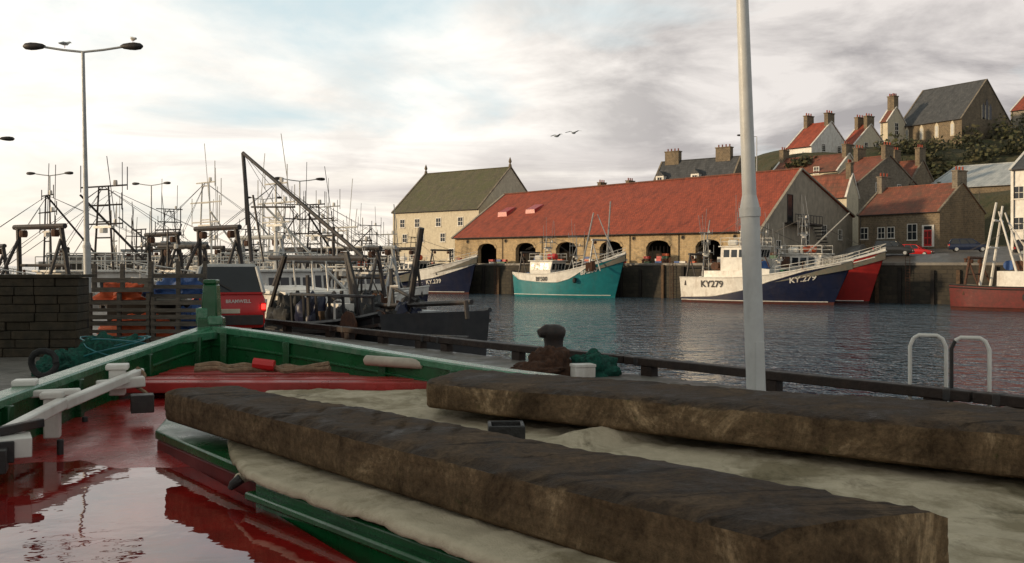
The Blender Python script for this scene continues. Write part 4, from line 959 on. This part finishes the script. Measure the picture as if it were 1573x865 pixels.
mb=MB(); mb.add([(-3.25,8,2.793),(-3.2,2,2.793),(1.6,.6,2.793),(-1.25,4.9,2.793),(-2.3,6.4,2.793)],[(0,1,2,3,4)],PUDDLE)
part(gF,'rain_puddle',mb,world=True,smooth=False)
mb=MB(); z0=2.99
for i in range(7):
    y0=8.12+i*.2; fx=lambda y:(-3.28+.06*(y-8.1), -.62-(y-8.1)*.55)
    a_,b_=fx(y0),fx(y0+.19); zz=z0+i*.006+(.035 if i<2 else 0)+R.uniform(-.004,.004)
    mb.hexa([(a_[0],y0,zz-.09),(a_[1],y0,zz-.09),(b_[1],y0+.182,zz-.09),(b_[0],y0+.182,zz-.09),(a_[0],y0,zz),(a_[1],y0,zz),(b_[1],y0+.182,zz),(b_[0],y0+.182,zz)],REDB)
part(gF,'foredeck_boards',mb,.008,world=True)
HB=-.035   # hatch level offset
def prism(mb,poly,z0,z1,m):
    n_=len(poly); mb.add([(x,y,z0) for x,y in poly]+[(x,y,z1) for x,y in poly],[tuple(range(n_,2*n_)),tuple(range(n_))[::-1]]+[(i,(i+1)%n_,n_+(i+1)%n_,n_+i) for i in range(n_)],m)
mb=MB(); prism(mb,[(-2.32,6.35),(-1.30,5.02),(2.2,3.0),(2.7,4.9),(-.2,7.5),(-.75,8.1),(-2.7,8.1)],2.87,2.965+HB,GREEN)
prism(mb,[(-2.30,6.33),(-1.28,5.03),(2.1,3.0),(2.6,4.9),(-.25,7.5),(-.8,8.08),(-2.6,8.08)],2.3,2.87,DKRED)
prism(mb,[(-1.29,4.90),(-.41,3.90),(1.7,1.45),(4.2,1.5),(2.6,4.6),(-1.12,5.15)],2.4,2.945+HB,GREEN)
prism(mb,[(-1.34,4.88),(-.44,3.86),(1.66,1.40),(1.72,1.46),(-.38,3.92),(-1.27,4.94)],2.83,2.87,GREEN)
part(gF,'hatch_coaming',mb,.012,world=True)
# canvas
Lc=[(-2.0,8.06),(-1.85,6.6),(-1.60,5.6),(-1.34,4.98),(-1.14,4.72),(-.78,4.31),(-.42,3.89),(-.03,3.43),(.37,2.96),(.8,2.45),(1.25,1.92),(1.7,1.40)]
Rc=[(-.62,8.1),(-.2,7.8),(.1,7.55),(.4,7.2),(.7,6.75),(1.0,6.4),(1.35,6.0),(1.85,5.55),(2.35,5.0),(2.8,4.4),(3.5,3.3),(4.6,1.6)]
La=resamp([Vector((a,b,0)) for a,b in Lc],150); Ra=resamp([Vector((a,b,0)) for a,b in Rc],150)
def cz(p,j,i):
    v=Vector((p.x,p.y,0)); z=3.002+HB+.018*noise.noise(v*1.6)+.009*noise.noise(v*4.2)
    z+=.024*max(0,noise.noise(Vector(((p.x+p.y)*1.8,(p.x-p.y)*7,3))))+.018*max(0,noise.noise(Vector(((p.x-p.y)*1.8,(p.x+p.y)*8,7))))
    a_=Vector((.15,5.55)); b_=Vector((1.35,6.15)); ab=b_-a_; q=Vector((p.x,p.y))-a_; t=max(0,min(1,q.dot(ab)/ab.dot(ab))); dd=(q-ab*t).length
    z+=.10*math.exp(-(dd/.10)**2)*math.sin(math.pi*min(1,t*.9+.1))
    z=max(z,2.984+HB)
    if j<=3/110: z-= (.0,.010,.028,.042)[3-round(j*110)]*(1+.3*noise.noise(v*2))
    return z
mb=MB()
def cf(i,j):
    a_=La[round(i*150)];b_=Ra[round(i*150)]; k=round(j*110)
    if k<=3: p=a_+Vector((-.75,-.65,0))*((.028,.027,.022,.0)[k]+.006*noise.noise(a_*3)*(k<2))
    else: p=a_.lerp(b_,(k-3)/107)
    return (p.x,p.y,cz(p,j,i))
mb.grid(cf,150,110,CANVAS)
ob=part(None,'canvas_tarpaulin',mb,loc=(0,5,3),angle=80); sm=ob.modifiers.new('s','SOLIDIFY'); sm.thickness=.006; sm.offset=1
g=group('rolled_canvas_corner',(-1.45,5.0,2.95)); mb=MB()
mb.tube([at(356,745,5.05),at(366,736,5.08),at(388,727,5.1),at(420,718,5.15),at(440,712,5.2)],[.012,.03,.034,.026,.015],CANVAS,9); mb.tube([at(352,752,5.03),at(357,745,5.04),at(370,735,5.05)],[.012,.024,.028],TAR,9); part(g,'roll',mb,world=True)
def timber(name,fl,fr_,nl,nr,zf,zn,thf,thn,seed,gouge=1.,bow=.0):
    mb=MB(); NL,NC=300,56; fl,fr_,nl,nr=[Vector((a[0],a[1],0)) for a in (fl,fr_,nl,nr)]
    Ln=((fl+fr_)/2-(nl+nr)/2).length; vs=[]
    for i in range(NL+1):
        s=i/NL; l=fl.lerp(nl,s); r=fr_.lerp(nr,s); zt=zf+(zn-zf)*s; th=thf+(thn-thf)*s
        dist=s*Ln; en=min(1,(dist+.015)/.10); en2=min(1,((1-s)*Ln+.01)/.05); sh=(1-(1-en)**2)*.5+.5; sh=min(sh,((1-(1-en2)**2)*.12+.88))
        if i==0 or i==NL: sh*=.55
        c=(l+r)/2; hx=(r-l)/2
        for j in range(NC):
            t=2*math.pi*j/NC+math.pi/4; cx,sx_=math.cos(t),math.sin(t); k=(abs(cx)**11+abs(sx_)**11)**(-1/11); u,v=cx*k*sh,sx_*k*(sh*.6+.4 if (i not in (0,NL)) else .5)
            p=c+hx*u; z=zt-th/2+th/2*v
            q=Vector((dist*1.2,u*1.5,v+seed)); nz=noise.noise(q*1.0)*.010+noise.noise(q*5)*.005+noise.noise(q*14)*.004
            z+=nz*(1 if v>0 else .3); p=p+hx.normalized()*u*nz*.9
            if v>.9*sh and gouge:
                reg=math.exp(-((s-.42)/.18)**2)
                ph=dist*13+u*5.0+2.0*noise.noise(Vector((dist*1.2,u*.8,seed)))
                z-=.019*gouge*reg*max(0,1-abs(math.sin(ph))*3.6)*(.5+.8*noise.noise(Vector((dist*3,u*2,seed+4))))
                z-=.035*max(0,abs(u)-.78)/.22*abs(noise.noise(Vector((dist*5,seed,u))))*2
            vs.append((p.x,p.y,z))
    fs=[(i*NC+j,(i+1)*NC+j,(i+1)*NC+(j+1)%NC,i*NC+(j+1)%NC) for i in range(NL) for j in range(NC)]
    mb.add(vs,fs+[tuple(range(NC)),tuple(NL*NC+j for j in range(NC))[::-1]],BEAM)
    return part(None,name,mb,loc=((fl.x+nl.x)/2,(fl.y+nl.y)/2,zn-.1),angle=50)
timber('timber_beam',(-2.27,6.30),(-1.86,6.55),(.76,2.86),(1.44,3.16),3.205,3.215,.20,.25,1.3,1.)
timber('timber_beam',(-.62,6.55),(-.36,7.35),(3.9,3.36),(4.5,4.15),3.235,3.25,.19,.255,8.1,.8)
c=at(777,688,5.38)
g=group('black_mooring_bitt',(c.x,c.y,2.99+HB),.05); mb=MB(); w_=.1
for a_,b_,c_,d_ in ((-w_,w_,-w_,-w_+.02),(-w_,w_,w_-.02,w_),(-w_,-w_+.02,-w_+.021,w_-.021),(w_-.02,w_,-w_+.021,w_-.021)): mb.box(a_,b_,c_,d_,-.02,.175,TAR)
mb.box(-w_+.021,w_-.021,-w_+.021,w_-.021,-.01,.13,WOODB); part(g,'hollow_post',mb,.006)
g=group('mooring_rope',(-2.0,8.6,3.0)); mb=MB()
def ropep(pts,r,m):
    P=resamp([Vector(p) for p in pts],len(pts)*8); mb.tube(P,r,m,7)
P0=[at(px,py,8.72) for k,(px,py) in enumerate(((300,567),(330,563),(350,568),(375,565),(395,569),(420,571),(440,567),(462,570),(485,566),(505,563)))]
ropep([(p.x,p.y,p.z+.02) for p in P0],.028,ROPE)
P1=[(p.x+.02,p.y-.10+.08*math.sin(i*1.7),3.075+.012*(i%2)) for i,p in enumerate(P0)]; ropep(P1,.024,ROPE)
P2=[(p.x-.05,p.y-.02+.09*math.cos(i*2.1),3.09+.01*(i%2)) for i,p in enumerate(P0[2:8])]; ropep(P2,.022,ROPE)
mb.tube([P0[4]+Vector((-.02,-.06,.07)),P0[5]+Vector((.02,-.06,.06))],.05,REDP,9)
part(g,'coil',mb,world=True)
g=group('rolled_fender',at(605,556,8.4)); mb=MB()
mb.tube([(-.28,.16,0),(-.26,.15,0),(.26,-.1,-.01),(.28,-.11,-.01)],[.02,.045,.045,.02],M('cream_plastic',(.5,.44,.36),(.36,.31,.25),4,.5),12); mb.tube([(.34,-.08,.0),(.5,-.16,-.0)],[.03,.02],WHITE,8); part(g,'roll',mb)
g=group('white_mooring_davit',at(60,620,6.7)); mb=MB()
a_=at(-40,690,5.3); b_=at(95,622,6.4); c_=at(215,572,7.9)
mb.bar(a_,b_+Vector((0,0,.01)),.075,.075,WHITE); mb.bar(b_,c_,.07,.07,WHITE)
for px,py,d,h,w1 in ((38,584,6.75,.34,.11),(80,603,6.45,.30,.10),(180,560,7.7,.24,.12)):
    p=at(px,py,d); mb.cbox((p.x,p.y,p.z-h),w1,w1,h,WHITE,.3); mb.cbox((p.x,p.y,p.z-.04),w1*1.4,w1*1.3,.045,WHITE,.3)
p=at(60,607,6.6); mb.bar(p+Vector((-.2,0,0)),p+Vector((.2,.18,0)),.06,.05,WHITE)
p=at(187,588,7.55); mb.bar(p+Vector((-.18,-.05,-.02)),p+Vector((.14,.1,0.0)),.09,.08,WHITE)
part(g,'painted_timbers',mb,.012,world=True)
mb=MB(); p=at(22,672,5.55); mb.cbox((p.x,p.y,p.z-.1),.17,.24,.11,WHITE,.5); mb.cbox((p.x-.02,p.y-.14,p.z-.12),.16,.05,.12,DARKST,.5); mb.bar(p+Vector((-.14,-.15,.03)),p+Vector((.05,.22,.05)),.05,.05,DARKST)
mb.cbox((p.x-.05,p.y-.2,p.z-.16),.2,.16,.13,DARKST,.4)
for px,py,d,l in ((92,675,6.2,.24),(130,640,7.2,.14)):
    p=at(px,py,d); mb.tube([(p.x,p.y,p.z),(p.x,p.y,p.z-l)],.022,DARKST,8); mb.tube([(p.x-.05,p.y,p.z-l*.5),(p.x+.05,p.y,p.z-l*.5)],.014,DARKST,6); mb.cbox((p.x,p.y,p.z-l-.03),.10,.10,.04,DARKST)
p=at(218,612,7.2); mb.cbox((p.x,p.y,p.z-.1),.16,.14,.13,DARKST,.4)
part(g,'iron_fittings',mb,.006,world=True)
mb=MB(); P=[at(210,565,7.85),at(222,578,7.8),at(205,590,7.7),at(226,606,7.5),at(218,622,7.3)]; mb.tube(resamp(P,30),.014,ROPE,6); part(g,'lashing',mb,world=True)
print('objects',len(bpy.data.objects),'polys',sum(len(m.polygons) for m in bpy.data.meshes))
